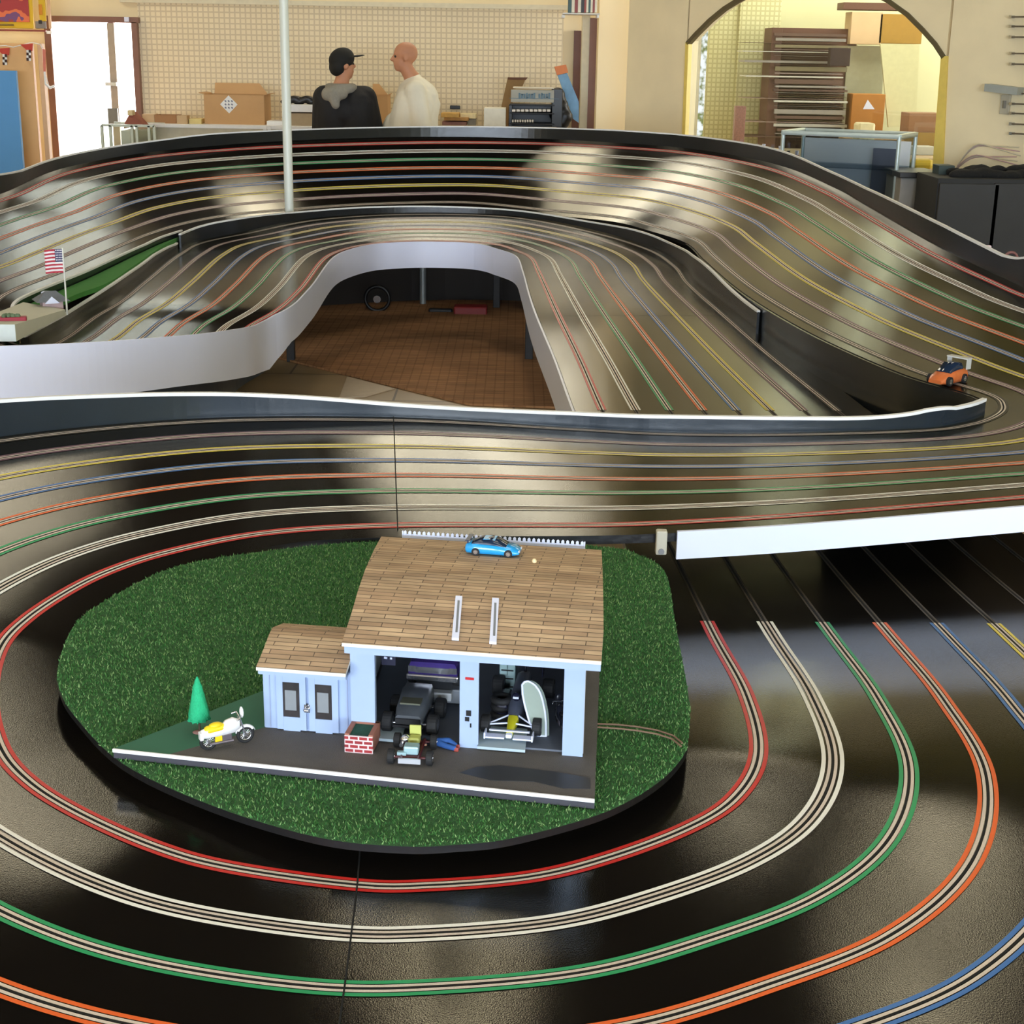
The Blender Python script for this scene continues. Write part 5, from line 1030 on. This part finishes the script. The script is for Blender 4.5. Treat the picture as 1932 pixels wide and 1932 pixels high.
# things under the far side of the track
pxb(655,508,700,528,12.2,.4,'storage_box',mat('tan_storage_box',(140,112,60),.7),'tan carton on the floor beyond the opening, left','box',zmin=.0)
pxb(735,508,775,535,12.0,.4,'storage_box',mat('rust_storage_box',(104,58,40),.7),'rust brown carton under the far side of the track','box',zmin=.0)
t=thing('red_toolbox','small red object lying under the far side of the track','box',tuple(P(888,585,.03))); MB().box((0,0,0),(.22,.12,.06),bev=.01).build('body',mat('dark_red_plastic',(140,36,36),.5),t); MB().box((-.2,.02,-.01),(.16,.03,.03),bev=.01).build('handle',M_blk,t)
q=P(798,576,0); t=thing('steel_post','pale steel post standing under the far side of the track','post',(float(q[0]),float(q[1]),0)); MB().cyl((0,0,0),(0,0,.60),.022,seg=16).build('shaft',mat('galvanised_steel',(150,158,160),.4,.4),t); MB().cyl((0,0,0),(0,0,.01),.06,seg=16).build('foot_plate',M_chr,t)
q=P(712,572,.06); t=thing('small_fan','small round dark fan on the floor under the track','fan',(float(q[0]),float(q[1]),0)); MB().torus((0,0,.09),.08,.012,'y').build('ring',M_blk,t); MB().cyl((0,-.03,.09),(0,.03,.09),.025).build('motor',M_chr,t); MB().box((0,0,.005),(.1,.08,.01)).build('foot',M_blk,t)
# ---------------------------------------------------------------- people
def px_of(z,y,x): pass
def hand(g,w,d,up,s=1.0,curl=.6):
    """palm and five separate fingers; w wrist, d direction, up palm normal"""
    w=Vector(w); d=Vector(d).normalized(); n=Vector(up).normalized(); sd=d.cross(n).normalized(); n=sd.cross(d)
    pe=w+d*.085*s
    for k in range(4):
        o=sd*(k-1.5)*.021*s; g.caps(w+d*.02+o*.6,pe+o,.014*s,.011*s)
        L=[.070,.080,.076,.060][k]*s; a=pe+o; m=a+(d*math.cos(curl*.5)-n*math.sin(curl*.5))*L*.5; e=m+(d*math.cos(curl*1.6)-n*math.sin(curl*1.6))*L*.5
        g.caps(a,m,.0095*s,.0088*s); g.caps(m,e,.0088*s,.0075*s)
    a=w+d*.03-sd*.03*s; m=a+(d*.6-sd*.7)*.04*s; e=m+(d*.95-sd*.2-n*.3)*.034*s; g.caps(a,m,.012*s,.011*s); g.caps(m,e,.011*s,.009*s)
def head(g,c,f,s=1.):
    """head with brow, nose, mouth, chin and ears; c centre, f facing"""
    c=Vector(c); f=Vector(f).normalized(); up=Vector((0,0,1)); sd=f.cross(up).normalized(); M=Matrix((f,sd,up)).transposed()
    P_=lambda a,b,z: c+f*a*s+sd*b*s+up*z*s
    g.ball(P_(-.012,0,.03),.096*s,0,20,(1.02,.80,.93),M); g.ball(P_(.018,0,-.035),.075*s,0,18,(.95,.80,1.05),M); g.ball(P_(.05,0,-.085),.032*s,0,12,(1,1.1,.8),M)
    g.caps(P_(.082,0,.015),P_(.104,0,-.018),.010*s,.014*s); g.ball(P_(.098,.011,-.022),.008*s,0,8); g.ball(P_(.098,-.011,-.022),.008*s,0,8)
    g.caps(P_(.080,-.02,-.052),P_(.080,.02,-.052),.0085*s); g.caps(P_(.078,-.016,-.064),P_(.078,.016,-.064),.009*s)
    g.caps(P_(.076,-.035,.030),P_(.076,.035,.030),.011*s)
    for t_ in (-1,1): g.ball(P_(-.005,t_*.080,-.008),.026*s,0,10,(.75,.35,1.15),M)
    return P_
M_skin2=mat('tanned_skin',(196,138,106),.55,0,.08,30); M_eye=mat('eye_dark',(40,30,26),.3)
def person(label,x,y,joints,face,skin,hs=1.):
    t=thing('person',label,'person',(x,y,0)); J={k:Vector(v) for k,v in joints.items()}; g=MB()
    P_=head(g,J['head'],face,hs)
    g.caps(J['neck'],J['head']+Vector((0,0,-.06)),.062,.055); g.caps(J['chest'],J['neck'],.12,.07); g.caps(J['chest']+(J['shl']-J['chest'])*.45,J['pelvis'],.12,.13); g.caps(J['chest']+(J['shr']-J['chest'])*.45,J['pelvis'],.12,.13)
    for s in 'lr':
        g.caps(J['chest'],J['sh'+s],.08,.062); g.caps(J['sh'+s],J['el'+s],.052,.042); g.caps(J['el'+s],J['wr'+s],.040,.028); hand(g,J['wr'+s],J['wr'+s]-J['el'+s],Vector((0,-1,.2)) if s=='r' else Vector((0,1,.2)))
        g.caps(J['pelvis'],J['hip'+s],.12,.095); g.caps(J['hip'+s],J['kn'+s],.088,.058); g.caps(J['kn'+s],J['an'+s],.056,.038); g.caps(J['an'+s]+Vector((0,0,-.03)),J['an'+s]+Vector(J['toe'])*.8+Vector((0,0,-.045)),.036,.032)
    vox(g.build('body',skin,t),.009,5)
    g=MB(); [g.ball(P_(.073,b_,.008),.011*hs,0,8) for b_ in (-.03,.03)]; g.build('eyes',M_eye,t)
    return t,J,P_
def shoes(t,J,m):
    for s in 'lr':
        a=J['an'+s]; tv=Vector(J['toe']); g=MB(); g.caps(a+Vector((0,0,-.035))-tv*.25,a+tv*1.0+Vector((0,0,-.045)),.045,.038); 
        g.caps(a+Vector((0,0,-.02)),a+Vector((0,0,.02)),.045,.045); vox(g.build('shoe',m,t),.01,2)
# bald man in a white shirt, seen from the side, looking left
yb=12.55; X=lambda px_,z_=1.5: float(PY(px_,110,yb)[0]); Zp=lambda px_,py_: float(PY(px_,py_,yb)[2])
cx=X(776)
hc=Zp(765,108)
J=dict(head=(X(763)-cx,0,hc),neck=(X(778)-cx,.02,hc-.17),chest=(X(782)-cx,.0,hc-.36),shl=(X(786)-cx,-.17,hc-.26),shr=(X(784)-cx,.19,hc-.26),pelvis=(X(774)-cx,0,.93),
 ell=(X(798)-cx,-.22,hc-.54),wrl=(X(796)-cx,-.22,hc-.80),elr=(X(790)-cx,.25,hc-.55),wrr=(X(752)-cx,.2,hc-.62),hipl=(X(776)-cx,-.1,.90),hipr=(X(776)-cx,.1,.90),knl=(X(772)-cx,-.11,.50),knr=(X(774)-cx,.11,.50),anl=(X(776)-cx,-.12,.085),anr=(X(778)-cx,.12,.085),toe=(-.17,0,0))
t,J,P_=person('person with shaved head in a loose white long-sleeved shirt, looking left',cx,yb,J,(-1,-.12,-.02),M_skin2)
M_shirt=mat('white_shirt_cloth',(232,226,208),.85,0,.05,12,.3,25)
g=MB(); c=J['chest'];p=J['pelvis']
g.caps(c+Vector((.01,0,.05)),c+Vector((.0,0,-.12)),.165,.19); g.caps(c+Vector((.0,0,-.12)),p+Vector((-.03,0,.08)),.19,.21); g.caps(c+Vector((.05,0,.04)),p+Vector((.05,0,.1)),.15,.18); g.caps(c+Vector((.0,-.075,.0)),p+Vector((-.02,-.06,.06)),.165,.18); g.caps(c+Vector((.0,.075,.0)),p+Vector((-.02,.06,.06)),.165,.18); g.caps(p+Vector((-.05,0,.10)),p+Vector((-.02,0,-.06)),.19,.20)
g.caps(J['neck']+Vector((.01,0,-.02)),c,.078,.14)
for s in 'lr': g.caps(c+Vector((0,0,.06)),J['sh'+s],.12,.088); g.caps(J['sh'+s],J['el'+s],.090,.080); g.caps(J['el'+s],J['wr'+s]+(J['el'+s]-J['wr'+s])*.1,.078,.055)
for k in range(7): a=k*.9; g.caps(c+Vector((.15*math.cos(a)+.03,.15*math.sin(a),.0)),p+Vector((.19*math.cos(a+.3)-.03,.19*math.sin(a+.3),.0)),.035,.03)
vox(g.build('shirt',M_shirt,t),.012,4)
def trousers(t,J,m):
    g=MB(); g.caps(J['pelvis']+Vector((0,0,.05)),J['pelvis']+Vector((0,0,-.03)),.155,.15)
    for s in 'lr': g.caps(J['pelvis'],J['hip'+s],.14,.115); g.caps(J['hip'+s],J['kn'+s],.108,.08); g.caps(J['kn'+s],J['an'+s]+Vector((0,0,.03)),.08,.062)
    vox(g.build('trousers',m,t),.012,3)
trousers(t,J,mat('khaki_trousers',(120,108,88),.85)); shoes(t,J,M_brn)
# person in black jacket and cap, back towards us, head turned right
yb=12.45; cx=X(650); hc=Zp(646,124)
J=dict(head=(X(647)-cx,0,hc),neck=(X(643)-cx,-.01,hc-.16),chest=(X(650)-cx,.0,hc-.36),shl=(X(612)-cx,-.02,hc-.25),shr=(X(687)-cx,.02,hc-.25),pelvis=(X(650)-cx,0,.90),
 ell=(X(604)-cx,.0,hc-.52),wrl=(X(612)-cx,.2,hc-.62),elr=(X(702)-cx,.02,hc-.47),wrr=(X(690)-cx,.24,hc-.42),hipl=(X(650)-cx-.1,0,.87),hipr=(X(650)-cx+.1,0,.87),knl=(X(650)-cx-.12,0,.48),knr=(X(650)-cx+.12,0,.48),anl=(X(650)-cx-.13,0,.085),anr=(X(650)-cx+.13,0,.085),toe=(.0,.17,0))
t,J,P_=person('person in a black jacket with grey hood and black cap, seen from behind',cx,yb,J,(.85,.5,.12),M_skin2)
M_jack=mat('black_jacket_cloth',(20,20,24),.8,0,.2,12,.3,25)
g=MB(); c=J['chest'];p=J['pelvis']; 
g.caps(J['shl'],J['shr'],.10,.10); g.caps(c+Vector((-.1,0,.04)),p+Vector((-.1,0,.0)),.155,.16); g.caps(c+Vector((.1,0,.04)),p+Vector((.1,0,.0)),.155,.16); g.caps(J['neck']+Vector((0,0,-.04)),c,.09,.16)
for s in 'lr': g.caps(c+Vector((0,0,.04)),J['sh'+s],.13,.10); g.caps(J['sh'+s],J['el'+s],.10,.082); g.caps(J['el'+s],J['wr'+s]+(J['el'+s]-J['wr'+s])*.1,.08,.06)
jk=vox(g.build('jacket',M_jack,t),.012,4)
g=MB(); n_=J['neck']; g.torus(n_+Vector((0,-.01,-.015)),.095,.042,'z'); g.caps(n_+Vector((-.09,-.10,-.06)),n_+Vector((.02,-.12,-.05)),.06,.05); g.caps(n_+Vector((-.05,-.12,-.05)),n_+Vector((-.03,-.14,-.14)),.06,.035); vox(g.build('hood',mat('grey_hood_fleece',(146,142,132),.95,0,.15,60),t),.01,3)
g=MB(); f=Vector((.85,.5,.12)).normalized(); sd=f.cross(Vector((0,0,1))).normalized(); M=Matrix((f,sd,Vector((0,0,1)))).transposed()
g.ball(P_(-.012,0,.052),.106,0,20,(1.02,.86,.86),M); g.ball(P_(-.05,0,.0),.085,0,14,(.8,.95,.9),M); cp2=vox(g.build('cap',mat('black_cap_cloth',(18,18,18),.8),t),.009,3)
g=MB(); g.ball(P_(.115,0,.062),.075,0,16,(1.0,.85,.10),M); g.build('cap_brim',MATS['black_cap_cloth'],cp2)
trousers(t,J,mat('dark_jeans',(36,38,52),.85)); shoes(t,J,M_blk)
# ---------------------------------------------------------------- lights
def fixture(x0,x1,y0,y1,st=4.,label='',n=1):
    cx,cy=(x0+x1)/2,(y0+y1)/2; t=thing('ceiling_light',label,'ceiling light',(cx,cy,ZC))
    m=mat('light_diffuser_%.1f'%st,(250,244,226),.5,emit=((255,244,218),st))
    MB().box((0,0,-.02),(x1-x0,y1-y0,.03)).build('diffuser',m,t)
    g=MB(); w,h=x1-x0,y1-y0
    for a,b_,c,d in ((0,-h/2,w+.06,.03),(0,h/2,w+.06,.03),(-w/2,0,.03,h+.06),(w/2,0,.03,h+.06)): g.box((a,b_,-.022),(c,d,.042))
    g.build('frame',M_trimw,t); return t
ST=3.2
fixture(-1.3,-.45,12.75,14.1,ST*1.1,'long wide fluorescent ceiling panel nearest the gridded back wall')
fixture(-.52,-.1,6.8,7.7,ST*3.2,'ceiling light panel above the floor opening')
fixture(1.5,2.1,9.7,10.6,ST*1.8,'ceiling light panel above the right banked turn')
fixture(2.15,2.8,7.0,8.1,ST*2,'ceiling light panel nearest the black cabinet')
fixture(-4.3,-2.85,9.3,10.9,ST*1.4,'ceiling light panel above the left outer loop')
for x_ in (-5,-2.2,.6,3.4,6.2):
    for y_ in (-1.6,.9,3.2): tmp_=fixture(x_-.6,x_+.6,y_-.6,y_+.6,NEARL,'added fill light panel on the ceiling behind the camera'); tmp_['group']='added fill lights behind the camera'  # unseen panels added to brighten upward faces near the camera
fixture(-6.9,-5.8,11,13,ST*2,'added fill light panel in the far left corner of the room')  # unseen panel added to brighten the far walls
def area(name,loc,rot,sx,sy,pw,col):
    l=bpy.data.lights.new(name,'AREA'); l.shape='RECTANGLE'; l.size=sx; l.size_y=sy; l.energy=pw; l.color=col; o=bpy.data.objects.new(name,l); COL.objects.link(o); o.location=loc; o.rotation_euler=rot; return o
# daylight entering through the shop windows behind the camera
area('window_daylight',((XL+XR)/2,YF-.02,1.75),(math.radians(90),0,0),12.,2.0,DAY*.93,(.64,.80,1.))
# unseen fill lamp, added to brighten the room behind the arch
area('back_room_fill',(3.6,14.6,3.1),(0,0,0),3,1,60,(1.,.95,.8))
area('doorway_daylight',(float((D0x+D1x)/2),YB+.25,1.0),(math.radians(-90),0,0),.9,1.9,30,(1,1,1))
w=bpy.data.worlds.new('sky'); bpy.context.scene.world=w; w.use_nodes=True; bg=w.node_tree.nodes['Background']; bg.inputs[0].default_value=(1,.98,.93,1); bg.inputs[1].default_value=4.
# ---------------------------------------------------------------- camera
cd_=bpy.data.cameras.new('camera'); cam=bpy.data.objects.new('camera',cd_); COL.objects.link(cam)
cd_.sensor_fit='HORIZONTAL'; cd_.sensor_width=36; cd_.lens=FPX/1932*36; cd_.clip_start=.05; cd_.clip_end=200
Rv=R0*CR-D0*SR; Dv=R0*SR+D0*CR
cam.matrix_world=Matrix(((Rv[0],-Dv[0],-FW[0],0),(Rv[1],-Dv[1],-FW[1],0),(Rv[2],-Dv[2],-FW[2],HC),(0,0,0,1)))
sc=bpy.context.scene; sc.camera=cam; sc.view_settings.view_transform='Standard'; sc.view_settings.look='None'; sc.view_settings.gamma=1; sc.view_settings.use_curve_mapping=False; sc.view_settings.exposure=EXPO
sc.cycles.use_adaptive_sampling=True; sc.cycles.adaptive_threshold=.04; sc.cycles.max_bounces=5; sc.cycles.glossy_bounces=4; sc.cycles.transparent_max_bounces=12; sc.cycles.caustics_reflective=False; sc.cycles.caustics_refractive=False; sc.cycles.use_denoising=True
